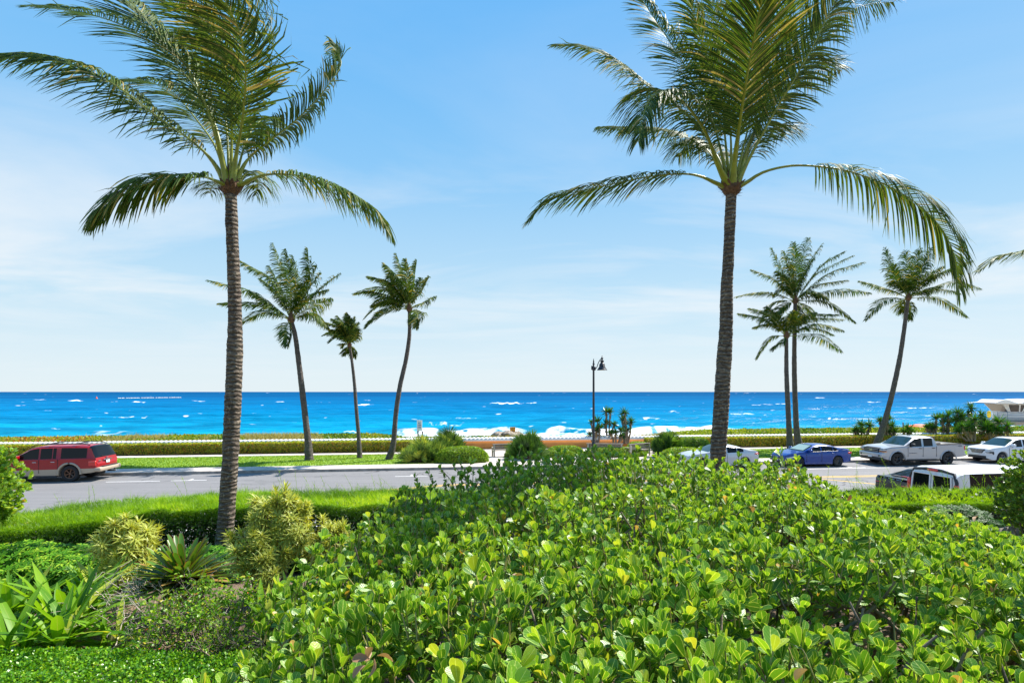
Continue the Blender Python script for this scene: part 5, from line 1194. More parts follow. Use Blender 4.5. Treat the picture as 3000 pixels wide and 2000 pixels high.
t,I,ne=car('pale silver sedan half hidden by the right palm trunk and the hedge','sedan',2221,31.75,4.55,'left',S)
for s in(-1,1):
    bx(t,'tail_light',4.30,4.66,min(s*.58,s*.87),max(s*.58,s*.87),.85,.95,M['tail_red'],.03)
    b=Bag(); b.prism([(.10,.66),(.55,.76),(.6,.70),(.16,.58)],min(s*.60,s*.90),max(s*.60,s*.90)); b.build('headlight',M['lamp_clear'],t)
bx(t,'number_plate',4.69,4.715,-.16,.16,.70,.82,M['plate'],.003); bx(t,'grille',-.02,.05,-.4,.4,.45,.62,M['black_trim'],.01)

# --- white crossover
P_wh2=paint('white_paint',(.76,.76,.78),rough=.3)
S=dict(L=4.66,W=1.84,wheels=(.92,3.62,.365),gap=.06,tw=.235,tumble=.27,suv=True,angle=32,
 top=[(0,.78),(.08,.95),(.3,1.04),(1.15,1.13),(1.2,1.14),(2.0,1.60),(2.4,1.68),(3.6,1.66),(4.1,1.60),(4.45,1.18),(4.62,1.05),(4.66,.85)],
 belt=[(0,.72),(.08,.88),(.35,.96),(1.15,1.06),(3.9,1.14),(4.45,1.12),(4.62,1.0),(4.66,.8)],
 bot=[(0,.36),(.2,.25),(1.4,.24),(3.2,.24),(4.2,.32),(4.66,.42)], mid=[(0,.5),(4.66,.62)],
 w=[(0,.70),(.07,.84),(.22,.93),(.5,.98),(.9,1.0),(4.0,1.0),(4.4,.95),(4.6,.87),(4.66,.8)],
 pillars=[2.45,2.54,3.4,3.5],glass=[1.65,4.1],screen=(1.2,2.0),rear=(4.12,4.44),paint=P_wh2,clad=None,rim=M['rim_grey'],spokes=5,
 seams=[1.42,2.5,3.5],handles=[2.28,3.28],mirror=1.62,hz=.14)
t,I,ne=car('white crossover with slatted grille parked at the right edge','SUV',2912,31.7,.25,'left',S)
b=Bag(); b.prism([(-.52,.92),(.52,.92),(.34,.66),(-.34,.66)],-.03,.08,axis='x'); b.build('grille',M['black_trim'],t)
for z in(.71,.77,.83,.89): bx(t,'grille_bar',-.045,-.028,-.36-(z-.7)*.6,.36+(z-.7)*.6,z,z+.022,M['chrome'],.004)
b=Bag(); b.lathe([(.075,0),(.075,.015),(.055,.02),(.055,0)],(-.045,0,.83),axis=(-1,0,0),seg=16); b.box(-.065,-.05,-.08,.08,.82,.84); b.build('emblem',M['chrome'],t)
bx(t,'number_plate',-.06,-.035,-.17,.17,.55,.65,M['plate'],.004); bx(t,'lower_intake',-.02,.10,-.62,.62,.30,.50,M['black_trim'],.03)
for s in(-1,1):
    b=Bag(); b.prism([(.0,.78),(.30,.80),(.34,.66),(.26,.58),(.2,.70),(.0,.70)],min(s*.58,s*.875),max(s*.58,s*.875)); b.build('headlight',M['black_trim'],t)
    bx(t,'running_light',.03,.34,min(s*.60,s*.90),max(s*.60,s*.90),.905,.93,M['lamp_clear'],.005)
    bx(t,'headlight_lens',-.01,.22,min(s*.62,s*.86),max(s*.62,s*.86),.715,.765,M['lamp_clear'],.01)

# --- white van on the near side, rear towards the camera's left
P_van=paint('van_white_paint',(.80,.80,.80),rough=.35,coat=.6)
S=dict(L=5.70,W=2.02,wheels=(1.0,4.45,.37),gap=.06,tw=.24,tumble=.12,suv=True,angle=32,
 top=[(0,.95),(.1,1.05),(.75,1.22),(.8,1.24),(1.5,1.93),(1.9,2.06),(3.0,2.10),(5.30,2.09),(5.45,2.06),(5.62,1.95),(5.68,1.2),(5.7,1.0)],
 belt=[(0,.9),(.1,1.0),(.75,1.14),(5.6,1.25),(5.68,1.10),(5.7,.95)],
 bot=[(0,.42),(.3,.34),(5.2,.38),(5.7,.45)], mid=[(0,.6),(5.7,.7)],
 w=[(0,.80),(.08,.90),(.35,.97),(.8,1.0),(5.4,1.0),(5.62,.97),(5.7,.93)],
 pillars=[2.0,2.12,3.4,3.5],glass=[1.1,5.15],screen=(.8,1.5),rear=(9,10),paint=P_van,rim=M['rim_grey'],spokes=6,seams=[1.2,2.06,3.45],handles=[1.95],mirror=1.1,mirror_mat=M['black_trim'],hz=.2)
t,I,ne=car('white van with two dark rear door windows at the near side of the street','van',2812,16.15,5.62,'right',S,name='parked_van',group=None)
for s in(-1,1):
    b=Bag(); y0,y1=(.05,.80) if s>0 else (-.80,-.05); tp=.06
    b.add([(5.705,y0+(.0 if s>0 else .0),1.12),(5.705,y1,1.12),(5.66,y1-(tp if s>0 else 0),1.86),(5.66,y0+(tp if s<0 else 0),1.86)],[[0,1,2,3]])
    g=b.build('rear_door_window',M['glass'],t)
    b=Bag(); P=[np.array(p) for p in((5.715,y0,1.12),(5.715,y1,1.12),(5.67,y1-(tp if s>0 else 0),1.86),(5.67,y0+(tp if s<0 else 0),1.86))]
    for i in range(4): b.tube([P[i],P[(i+1)%4]],.028,6)
    b.build('window_frame',P_van,g)
    bx(t,'tail_light',5.60,5.71,min(s*.86,s*.985),max(s*.86,s*.985),1.0,1.62,M['tail_red'],.02)
b=Bag(); b.tube([(5.64,-.93,1.15),(5.62,-.90,1.7),(5.585,-.78,1.96),(5.57,-.3,2.02),(5.57,.3,2.02),(5.585,.78,1.96),(5.62,.90,1.7),(5.64,.93,1.15)],.055,6); b.build('rear_surround',M['black_trim'],t,smooth=True)
bx(t,'high_brake_light',5.60,5.655,-.20,.20,1.975,2.045,M['tail_red'],.01)
bx(t,'rear_bumper',5.64,5.85,-.97,.97,.45,.66,M['chrome'],.04); bx(t,'number_plate',5.705,5.72,.2,.5,.85,.97,M['plate'],.003)

# --- black sedan ahead of the van's flank, rear towards the left
P_blk=paint('black_paint',(.006,.007,.010),rough=.3,coat=.25)
S=dict(L=5.05,W=1.90,wheels=(.95,4.0,.35),gap=.05,tw=.24,tumble=.34,angle=34,
 top=[(0,.75),(.1,.85),(1.35,1.03),(1.4,1.04),(2.2,1.42),(2.6,1.47),(3.3,1.44),(3.6,1.38),(4.35,1.12),(4.4,1.11),(4.9,1.10),(5.0,1.02),(5.05,.85)],
 belt=[(0,.7),(.1,.8),(1.35,.98),(4.3,1.05),(4.9,1.06),(5.0,.98),(5.05,.8)],
 bot=[(0,.3),(.2,.2),(4.6,.26),(5.05,.36)], mid=[(0,.5),(5.05,.66)],
 w=[(0,.75),(.1,.88),(.4,.97),(.9,1.0),(4.4,1.0),(4.85,.96),(5.0,.92),(5.05,.88)],
 pillars=[2.62,2.72],glass=[1.85,3.95],screen=(1.4,2.2),rear=(3.62,4.33),paint=P_blk,rim=M['rim_black'],spokes=5,seams=[1.6,2.7,3.7],handles=[2.5,3.5],mirror=1.8,hz=.12)
t,I,ne=car('black sedan with lettered boot lid half hidden beyond the white van','sedan',2672,20.0,4.95,'right',S,name='passing_car',group=None)
[bx(t,'tail_light',4.96,5.05,min(s*.50,s*.84),max(s*.50,s*.84),.80,.88,M['tail_red'],.02) for s in(-1,1)]
b=Bag(); b.box(4.30,4.48,-.62,.62,1.115,1.135); b.build('louvre_panel',M['black_trim'],t)
bx(t,'high_brake_light',4.36,4.47,-.13,.13,1.137,1.155,M['tail_red'],.005)
text('DODGE',.16,M['chrome'],t,(4.955,0,1.085),(math.radians(62),0,PI/2),sx=1.7)
bx(t,'boot_spoiler',4.88,5.0,-.80,.80,1.085,1.12,P_blk,.015)
# ================================================================ near garden
def idw(ctrl, X, Y, p=2.6):
    C=np.array(ctrl,float); d2=(X[...,None]-C[:,0])**2+(Y[...,None]-C[:,1])**2+.05
    w=d2**(-p/1.0); return (w*C[:,2]).sum(-1)/w.sum(-1)
HC=[(-2.0,2.4,2.9),(-1,2.4,3.18),(0,2.4,3.33),(1.5,2.4,3.38),(3,2.4,3.35),(-2.2,4,2.95),(-1,4,3.32),(0,4,3.48),(2,4,3.5),(4,4,3.38),
    (-2.0,6,3.3),(-.5,6,3.5),(1,6,3.68),(3,6,3.6),(5,6,3.25),(-1.2,7.4,3.5),(-.8,8,3.62),(0,8.3,3.82),(1,8.5,3.86),(2.6,8.4,3.90),(3.9,8.3,3.74),
    (4.7,8.3,3.28),(5.5,8.0,2.95),(6.5,7.5,2.72),(8,7.5,2.6),(7,6,2.75),(7,5,2.9),(6,3,3.15),(1.3,7.2,3.80),(2.5,5,3.58)]
OUT=np.array([(-1.6,1.6),(-1.85,3.0),(-2.08,4.0),(-2.18,4.8),(-2.1,5.6),(-1.9,6.5),(-1.55,7.2),(-1.0,7.9),(0,8.35),(1.2,8.55),(2.8,8.45),(3.9,8.35),(4.8,8.3),(5.6,8.0),(6.6,7.55),(8.2,7.4),(9.0,6.5),(8.5,3.0),(7.0,1.6)],float)
def inside(X,Y,poly=OUT):
    c=np.zeros(X.shape,bool); n=len(poly)
    for i in range(n):
        x1,y1=poly[i]; x2,y2=poly[(i+1)%n]
        cond=((y1>Y)!=(y2>Y))&(X<(x2-x1)*(Y-y1)/(y2-y1+1e-12)+x1); c^=cond
    return c
def edist(X,Y,poly=OUT):
    d=np.full(X.shape,9.0); n=len(poly)
    for i in range(n):
        a=poly[i]; b_=poly[(i+1)%n]; ab=b_-a; t=np.clip(((X-a[0])*ab[0]+(Y-a[1])*ab[1])/(ab@ab),0,1)
        d=np.minimum(d,np.hypot(X-a[0]-t*ab[0],Y-a[1]-t*ab[1]))
    return d
def HT(X,Y):
    z=idw(HC,X,Y)-.05+(fbm(X*1.5+3,Y*1.5)-.47)*.42+(vnoise(X*4,Y*4)-.5)*.10
    return z-.22*np.clip(1-edist(X,Y)/.4,0,1)**2
M['hedge_leaf']=leafmat('round_hedge_leaves',[(0,(.030,.085,.010)),(.3,(.062,.17,.014)),(.6,(.125,.28,.018)),(.84,(.24,.42,.03)),(.93,(.42,.46,.04)),(.97,(.60,.42,.12)),(1,(.45,.18,.06))],.30,.36,
    rib=(.52,.60,.14),edge=(.50,.60,.14),ribw=.028,tcol=1.9,spec=.45,veins=True)
M['branch']=mat('hedge_branches',(.20,.15,.11),.85,var=.4,vscale=10,bmp=.5)
M['twig_green']=mat('leaf_stalks',(.30,.26,.08),.6,var=.3)
def rosettes(P, N, nl, size, hi, bl, bt, spread=(.22,.95), base=.4, sig=.15, stalk=True, lo_el=None):
    """leaf whorls: every P gets nl leaves standing up and outwards round axis N"""
    k=len(P)
    for h_ in (True,False):
        idx=np.where(hi==h_)[0]
        if len(idx)==0: continue
        T=leaf_obov if h_ else leaf_obov_lo
        for v in range(len(T)):
            PP=[];DD=[];NN=[];SS=[];RR=[]
            for l in range(nl):
                m=(rng.random(len(idx))<.92)&((np.arange(len(idx))+l)%len(T)==v)
                ii=idx[m]; q=len(ii)
                if q==0: continue
                ph=2.4*l+rng.random(q)*.9+ii*1.7; inc=rng.uniform(spread[0],spread[1],q)*(.55+.45*l/nl)+.08
                ax=N[ii]; ref=np.tile([0.3,.9,.1],(q,1)); e1=nrm(np.cross(ax,ref)); e2=np.cross(ax,e1)
                rad=np.cos(ph)[:,None]*e1+np.sin(ph)[:,None]*e2
                d=ax*np.cos(inc)[:,None]+rad*np.sin(inc)[:,None]
                n_=ax*np.sin(inc)[:,None]-rad*np.cos(inc)[:,None]
                n_=n_+rdir(q)*.35
                PP.append(P[ii]-ax*(l*.006)[...] if False else P[ii]-ax*(l*.007)); DD.append(d); NN.append(n_)
                s=size[ii]*rng.uniform(.7,1.12,q)*(.72+.28*l/nl); SS.append(s)
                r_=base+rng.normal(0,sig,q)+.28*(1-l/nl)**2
                r_=np.clip(r_,.02,.90); u_=rng.random(q); r_=np.where(u_<.014,.935,r_); r_=np.where(u_<.006,.985,r_); RR.append(r_)
            if PP: 
                bl.scatter(T[v],np.concatenate(PP),np.concatenate(DD),np.concatenate(NN),np.concatenate(SS),np.concatenate(RR))
def poisson(n, fx, fy, r):
    pts=[]; grid={}
    X=fx(n); Y=fy(n); out=[]
    for x,y in zip(X,Y):
        rr=r(x,y) if callable(r) else r
        gx,gy=int(x/.1),int(y/.1); ok=True; w=int(rr/.1)+1
        for a in range(gx-w,gx+w+1):
            for b_ in range(gy-w,gy+w+1):
                for (qx,qy) in grid.get((a,b_),()):
                    if (qx-x)**2+(qy-y)**2<rr*rr: ok=False;break
                if not ok:break
            if not ok:break
        if ok: grid.setdefault((gx,gy),[]).append((x,y)); out.append((x,y))
    return np.array(out)
def big_hedge():
    o=np.array([2.0,5.0,1.7])
    root=thing('round_leafed_hedge','broad hedge of glossy round leaves filling the lower right foreground','hedge',tuple(o))
    bl=Bag(); bs=Bag(); bb=Bag()
    pts=poisson(30000,lambda n:rng.uniform(-2.05,9.1,n),lambda n:1.6+7.0*rng.random(n)**.95,lambda x,y:.092)
    m=inside(pts[:,0],pts[:,1]); pts=pts[m]
    # drop what lies far outside the view cone
    a=pts[:,0]/pts[:,1]; pts=pts[(a<99)]
    x,y=pts.T; z=HT(x,y)
    gapn=fbm(x*1.9+11,y*1.9+4); gap=gapn<.40
    z=z-np.where(gap,(.40-gapn)*3.4,0)
    n=len(x); e=edist(x,y); 
    lean=np.stack([(vnoise(x*2,y*2)-.5),(vnoise(x*2+50,y*2)-.5),np.full(n,1.1)],1)+rdir(n)*.42
    size=(.075+.065*rng.random(n)**.8)*np.interp(y,[2.5,5.5,8],[1.12,.95,.80])
    P=np.stack([x,y,z+rng.normal(0,.025,n)],1); N=nrm(lean)
    rosettes(P,N,8,size,y<6.2,bl,bs,base=.42)
    # taller shoots that stand clear of the hedge top
    s=rng.choice(n,n//9,replace=False); P2=P[s]+N[s]*rng.uniform(.06,.16,len(s))[:,None]; rosettes(P2,N[s],6,size[s]*1.05,P2[:,1]<6.2,bl,bs,spread=(.3,.9),base=.60)
    for q in range(len(s)): bs.tube([P[s[q]]-N[s[q]]*.1,P2[q]],[.006,.004],4,cap=False)
    # lower leaf layers
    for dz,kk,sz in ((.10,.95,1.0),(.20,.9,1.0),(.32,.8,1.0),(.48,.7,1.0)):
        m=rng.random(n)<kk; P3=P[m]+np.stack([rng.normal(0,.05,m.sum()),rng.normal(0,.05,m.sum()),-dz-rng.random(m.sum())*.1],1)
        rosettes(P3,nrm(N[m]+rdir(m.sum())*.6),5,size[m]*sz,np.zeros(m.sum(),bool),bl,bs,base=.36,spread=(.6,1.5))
    # flanks: outward facing whorls down the sides
    per=[]; q=len(OUT)
    for i in range(q):
        a_,b_=OUT[i],OUT[(i+1)%q]; L=np.linalg.norm(b_-a_); dn=np.array([ (b_-a_)[1],-(b_-a_)[0]])/L
        for k in range(int(L/.10)):
            for zz in np.arange(1.75,3.7,.13):
                t=(k+rng.random())/int(L/.10); p=a_+(b_-a_)*t; per.append((p[0],p[1],zz+rng.normal(0,.04),dn[0],dn[1]))
    per=np.array(per); ctr=OUT.mean(0); sgn=np.sign(((per[:,:2]-ctr)*per[:,3:5]).sum(1))[:,None]; per[:,3:5]*=sgn
    hz=HT(per[:,0],per[:,1]); m=(per[:,2]<hz-.03)&((per[:,0]<6)|(rng.random(len(hz))<.5)); per=per[m]; k=len(per)
    P4=np.stack([per[:,0],per[:,1],per[:,2]],1)+np.stack([per[:,3],per[:,4],0*per[:,0]],1)*(rng.normal(-.05,.07,k)-.10*(3.3-per[:,2]).clip(0))[:,None]
    N4=nrm(np.stack([per[:,3],per[:,4],np.full(k,.75)],1)+rdir(k)*.35)
    rosettes(P4,N4,7,rng.uniform(.075,.11,k),(P4[:,1]<6)&(P4[:,0]<-.5),bl,bs,base=.45)
    # stalks under the whorls and woody branches
    m=rng.random(n)<.9
    for p,d in zip(P[m],N[m]):
        bs.tube([p-d*.16-[0,0,.05],p-d*.07,p],[.0055,.005,.004],4,cap=False)
    for k in range(620):
        x0,y0=rng.uniform(-1.7,7.2),1.8+6.4*rng.random()
        if not inside(np.array([x0]),np.array([y0]))[0]: continue
        zt=float(HT(np.array([x0]),np.array([y0]))[0])-.1
        bx0=x0+rng.normal(0,.25); by0=y0+rng.normal(0,.25)
        pts_=crom([(bx0,by0,zt-.95),(bx0+rng.normal(0,.1),by0+rng.normal(0,.1),zt-.6),(x0,y0,zt-.25),(x0+rng.normal(0,.08),y0+rng.normal(0,.08),zt-.02)],7)
        bb.tube(pts_,np.linspace(.022,.008,7),5,cap=False)
    for k in range(26):
        x0,y0=rng.uniform(-1.2,6.5),rng.uniform(2.4,7.8)
        bb.tube(crom([(x0,y0,1.6),(x0+rng.normal(0,.15),y0,2.3),(x0+rng.normal(0,.3),y0+rng.normal(0,.3),3.0)],8),np.linspace(.06,.03,8),8)
    # dry brown leaves caught in the top
    nd=22; xd=rng.uniform(-1.6,5.5,nd); yd=2.4+5.0*rng.random(nd)**1.3; md=inside(xd,yd); xd,yd=xd[md],yd[md]; nd=len(xd)
    Pd=np.stack([xd,yd,HT(xd,yd)+.03],1); bd=Bag(); bd.scatter(blade(OB,.45,.9),Pd,rdir(nd,.5),rdir(nd,.8),rng.uniform(.07,.10,nd),rng.random(nd))
    c=at(1080,1930,2.75); k=6; bd.scatter(blade(OB,.5,.8),np.repeat(c[None],k,0)+rng.normal(0,.02,(k,3)),rdir(k,.5),rdir(k,.8),rng.uniform(.06,.085,k),rng.random(k))
    # sprigs poking out on the far left corner
    for px,py,D in ((1215,1395,7.6),(1255,1385,7.7),(1290,1370,7.8),(1330,1365,7.9),(1225,1430,7.5),(1300,1420,7.7),(1345,1345,8.0),(1195,1440,7.3)):
        p=at(px,py,D); q=np.array([p[0]*.9+.12,p[1]-.05,p[2]-.45]); bb.tube(crom([q,(p+q)/2+[rng.normal(0,.04),0,.02],p],6),[.009,.008,.007,.006,.005,.004],4,cap=False)
        for s in range(5):
            c=p*(1-s*.14)+q*(s*.14); rosettes(np.array([c]),nrm(np.array([[rng.normal(0,.5),rng.normal(0,.3),1.0]])),5,np.array([.085]),np.array([False]),bl,bs,base=.25)
    bl.build('leaves',M['hedge_leaf'],root,smooth=True,loc=o).location=(0,0,0)
    bs.build('leaf_stalks',M['twig_green'],root,loc=o).location=(0,0,0)
    bb.build('branches',M['branch'],root,loc=o).location=(0,0,0)
    M['dry_leaf']=leafmat('dry_leaves',[(0,(.30,.15,.07)),(1,(.55,.36,.22))],.15,.7)
    bd.build('dry_leaves',M['dry_leaf'],root,smooth=True,loc=o).location=(0,0,0)
    return root
big_hedge()
def leafy_bush(label, c, rx, ry, z0, z1, n, size, base, dark=False):
    c=np.asarray(c,float); root=thing('round_leafed_bush',label,'bush',(c[0],c[1],1.2))
    bl=Bag(); bs=Bag(); bb=Bag(); zc=(z0+z1)/2; rz=(z1-z0)/2
    d=rdir(n); k=rng.uniform(.72,1.03,n)*(1+.75*(fbm(d[:,0]*2.2+5,d[:,2]*2.2+d[:,1])-.47))
    P=np.stack([d[:,0]*rx*k,d[:,1]*ry*k,zc-1.2+d[:,2]*rz*k],1); N=nrm(d+[0,0,.7]+rdir(n)*.3)
    rosettes(P,N,7,rng.uniform(size*.8,size*1.15,n),np.zeros(n,bool),bl,bs,base=base)
    m=n//2; P=P[:m]*[.8,.8,.9]; rosettes(P,N[:m],5,np.full(m,size),np.zeros(m,bool),bl,bs,base=base-.1)
    for i in range(46):
        q=P[rng.integers(m)]; bb.tube(crom([(rng.normal(0,.12),rng.normal(0,.12),-.4),(q[0]*.4,q[1]*.4,(q[2]-.3)*.5),tuple(q)],8),np.linspace(.03,.006,8),5,cap=False)
    bl.build('leaves',M['hedge_leaf'],root,smooth=True); bb.build('branches',M['branch'],root)
leafy_bush('tall round leafed bush at the left edge in front of the red SUV',atz(-115,9.6,0),.92,.8,2.2,3.93,1250,.11,.50)
leafy_bush('dark round leafed bush at the right edge in front of the white crossover',atz(3072,9.2,0),.60,.7,2.2,3.95,700,.10,.20)
leafy_bush('bushy round leafed shrub beyond the right edge behind the hedge',atz(3130,10.2,0),.9,.8,1.6,3.6,700,.10,.3)

# ---- feathery street hedge
M['feather']=leafmat('feathery_hedge_needles',[(0,(.07,.17,.008)),(.5,(.18,.36,.010)),(.85,(.32,.50,.02)),(1,(.46,.58,.05))],.45,.5,tcol=1.6)
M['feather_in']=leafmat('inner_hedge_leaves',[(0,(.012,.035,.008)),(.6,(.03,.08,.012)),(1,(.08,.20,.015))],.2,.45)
def cas(X,Y): pass
CP=np.array([(-13.5,9.6),(-11.5,9.6),(-9.5,10.1),(-7.8,11.7),(-5.5,12.5),(-3.1,12.55),(0,12.8),(2.5,13.0),(5.5,13.45),(8.8,13.85),(12.0,14.2),(13.6,14.35)],float)
def feather_hedge():
    C=crom(np.column_stack([CP,np.zeros(len(CP))]),260)[:,:2]; T=nrm(np.gradient(C,axis=0)); Nn=np.stack([T[:,1],-T[:,0]],1)   # towards camera
    o=np.array([0,12.6,1.0]); root=thing('feathery_hedge','long feathery bright green hedge between the garden and the street','hedge',tuple(o))
    L=np.concatenate([[0],np.cumsum(np.linalg.norm(np.diff(C,axis=0),axis=1))]); LT=L[-1]
    def pos(s,w):
        x=np.interp(s,L,C[:,0])+np.interp(s,L,Nn[:,0])*w; y=np.interp(s,L,C[:,1])+np.interp(s,L,Nn[:,1])*w; return x,y
    top=lambda s,w:np.interp(s,[0,12,18,30],[2.33,2.36,2.16,2.04])+.16*(fbm(s*.9,w*1.4)-.45)+.14*(fbm(s*4,w*4)-.45)-.10*np.clip(np.abs(w)-.75,0,1)*5*.5
    b=Bag()
    n=150000; s=rng.random(n)*LT; w=rng.uniform(-.85,.85,n); x,y=pos(s,w); z=top(s,w)-rng.random(n)**2*.12
    front=w>.55
    P=np.stack([x,y,z-.03],1); D=rdir(n,1.05); D=D+np.stack([np.interp(s,L,Nn[:,0]),np.interp(s,L,Nn[:,1]),np.zeros(n)],1)*(w[:,None]*.7)
    D[:,0]-=.25
    ln=rng.uniform(.06,.17,n)*(1+.7*(vnoise(s*6,w*6)>.70))
    b.scatter(leaf_needle,P,D,rdir(n),np.stack([rng.uniform(.10,.2,n),ln,ln],1),np.clip(.15+.5*rng.random(n)+1.3*(fbm(s*1.6,w*1.6)-.45)+.25*(w>.3),0,1))
    # hanging front fringe
    n=60000; s=rng.random(n)*LT; dz=rng.random(n)**1.8*.22; w=.85+.10*rng.random(n)-.1*dz+.05*(fbm(s*4,dz*4)-.5); x,y=pos(s,w); z=top(s,w*0+.85)-dz-.0
    D=rdir(n,.1)*.7+np.stack([np.interp(s,L,Nn[:,0]),np.interp(s,L,Nn[:,1]),np.full(n,.15)],1); ln=rng.uniform(.05,.13,n)
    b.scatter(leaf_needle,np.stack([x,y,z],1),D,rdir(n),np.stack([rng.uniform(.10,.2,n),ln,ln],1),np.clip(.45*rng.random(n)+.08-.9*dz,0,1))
    # wispy seed stalks
    for k in range(230):
        s0=rng.random()*LT; cl=vnoise(np.array([s0*.8]),np.array([3.]))[0]
        w0=rng.uniform(-.8,.7); x0,y0=pos(np.array([s0]),np.array([w0])); z0=2.2; h=rng.uniform(.15,.30)+.55*rng.random()**3+(.1 if cl>.6 else 0)
        lean=rng.normal(-.12,.14); p=[(x0[0],y0[0],z0),(x0[0]+lean*.3,y0[0],z0+h*.5),(x0[0]+lean*1.0,y0[0]+rng.normal(0,.05),z0+h)]
        pp=crom(p,6); b.tube(pp,np.linspace(.0045,.002,6),3,cap=False,rnd=.45+.5*rng.random())
        q=int(14*h/.4); t=rng.random(q)*.8+.1; PP=np.stack([np.interp(t,np.linspace(0,1,6),pp[:,c]) for c in range(3)],1)
        b.scatter(leaf_needle,PP,rdir(q,1.2),rdir(q),np.stack([np.full(q,.1),rng.uniform(.03,.09,q),np.full(q,.1)],1),rng.uniform(.3,1,q))
    b.build('needles',M['feather'],root,loc=o).location=(0,0,0)
    # darker inner foliage and stems on the garden side
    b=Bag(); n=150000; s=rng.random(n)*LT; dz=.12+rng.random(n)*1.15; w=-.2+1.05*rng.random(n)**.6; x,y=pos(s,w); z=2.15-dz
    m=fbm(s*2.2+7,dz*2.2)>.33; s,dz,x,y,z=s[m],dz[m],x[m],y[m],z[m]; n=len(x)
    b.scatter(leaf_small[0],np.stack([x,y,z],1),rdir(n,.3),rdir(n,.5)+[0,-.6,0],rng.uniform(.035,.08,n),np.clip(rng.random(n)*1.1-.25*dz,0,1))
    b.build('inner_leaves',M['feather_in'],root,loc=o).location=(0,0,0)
    b=Bag()
    for k in range(300):
        s0=rng.random()*LT; w0=rng.uniform(-.5,.6); x0,y0=pos(np.array([s0]),np.array([w0])); x0,y0=x0[0],y0[0]; g0=float(gz(x0,y0))
        b.tube(crom([(x0,y0,g0-.05),(x0+rng.normal(0,.1),y0+rng.normal(0,.08),(g0+2)/2),(x0+rng.normal(0,.25),y0+rng.normal(0,.2),2.0)],7),np.linspace(.018,.006,7),5,cap=False)
    for k in range(200):
        s0=rng.random()*LT; w0=rng.uniform(.0,.7); x0,y0=pos(np.array([s0]),np.array([w0])); x0,y0=x0[0],y0[0]; z0=rng.uniform(1.3,1.9)
        b.tube([(x0,y0,z0),(x0+rng.normal(0,.3),y0+rng.normal(0,.2),z0+rng.uniform(0,.3))],.005,4,cap=False)
    b.build('stems',M['branch'],root,loc=o).location=(0,0,0)
    # dense middle layer so that the top reads closed
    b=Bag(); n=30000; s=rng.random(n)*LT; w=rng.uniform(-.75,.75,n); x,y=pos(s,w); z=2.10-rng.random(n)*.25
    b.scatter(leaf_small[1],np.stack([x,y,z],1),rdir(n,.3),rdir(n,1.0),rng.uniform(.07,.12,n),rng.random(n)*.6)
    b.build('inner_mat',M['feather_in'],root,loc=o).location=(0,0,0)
feather_hedge()

# ---- umbrella-leafed dark shrubs in front of the street hedge
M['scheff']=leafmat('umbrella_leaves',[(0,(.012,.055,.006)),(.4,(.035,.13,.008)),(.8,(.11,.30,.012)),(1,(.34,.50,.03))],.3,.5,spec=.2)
lf7=blade([(0,.03),(.3,.14),(.65,.17),(1,.03)],.15,.25)
def umbrella_shrub(label, c, rx, ry, h, n, size, base, m='scheff', down=False):
    c=np.asarray(c,float); g0=float(gz(c[0],c[1])); root=thing('umbrella_leaf_shrub',label,'shrub',(c[0],c[1],g0),0,'umbrella leafed shrubs along the garden side of the hedge')
    b=Bag(); bb=Bag(); d=rdir(n,.35); k=rng.uniform(.55,1.02,n)*(1+.25*(fbm(d[:,0]*2+c[0],d[:,2]*2+3)-.45))
    P=np.stack([d[:,0]*rx*k,d[:,1]*ry*k,np.clip(h*.5+d[:,2]*h*.5*k,.05,None)],1); N=nrm(d*.5+[0,-.25,.75]+rdir(n)*.45)
    sh=rng.random(n)
    for l in range(7):
        ph=2*PI*l/7+sh*6; e1=nrm(np.cross(N,np.tile([.2,.9,.3],(n,1)))); e2=np.cross(N,e1); rad=np.cos(ph)[:,None]*e1+np.sin(ph)[:,None]*e2
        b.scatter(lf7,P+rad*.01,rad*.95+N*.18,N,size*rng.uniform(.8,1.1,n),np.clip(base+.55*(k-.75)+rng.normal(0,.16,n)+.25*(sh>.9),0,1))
    for i in range(60):
        q=P[rng.integers(n)]; bb.tube(crom([(rng.normal(0,.1)*rx,rng.normal(0,.1),-.05),(q[0]*.6,q[1]*.6,q[2]*.45),tuple(q)],6),np.linspace(.014,.004,6),4,cap=False)
    b.build('leaves',M[m],root); bb.build('stems',M['branch'],root)
umbrella_shrub('bright umbrella leafed shrub in the left corner below the street hedge',atz(60,8.9,0),1.25,.7,.86,1500,.085,.62)
umbrella_shrub('umbrella leafed shrub left of the smaller variegated shrub',atz(235,9.1,0),.9,.6,.80,900,.08,.60)
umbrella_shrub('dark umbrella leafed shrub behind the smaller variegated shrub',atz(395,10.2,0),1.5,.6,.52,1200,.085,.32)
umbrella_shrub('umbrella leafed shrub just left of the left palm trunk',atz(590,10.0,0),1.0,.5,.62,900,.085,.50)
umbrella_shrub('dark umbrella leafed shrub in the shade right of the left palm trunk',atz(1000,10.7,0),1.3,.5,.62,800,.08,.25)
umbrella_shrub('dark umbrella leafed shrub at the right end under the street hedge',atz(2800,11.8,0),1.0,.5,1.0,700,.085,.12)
umbrella_shrub('yellow green leafed shrub peeking over the round leafed hedge on the right',atz(2745,9.6,0),.7,.4,1.15,420,.075,1.0)
umbrella_shrub('dark shrub in the shade behind the left palm trunk',atz(800,10.8,0),1.4,.5,.68,900,.08,.28)

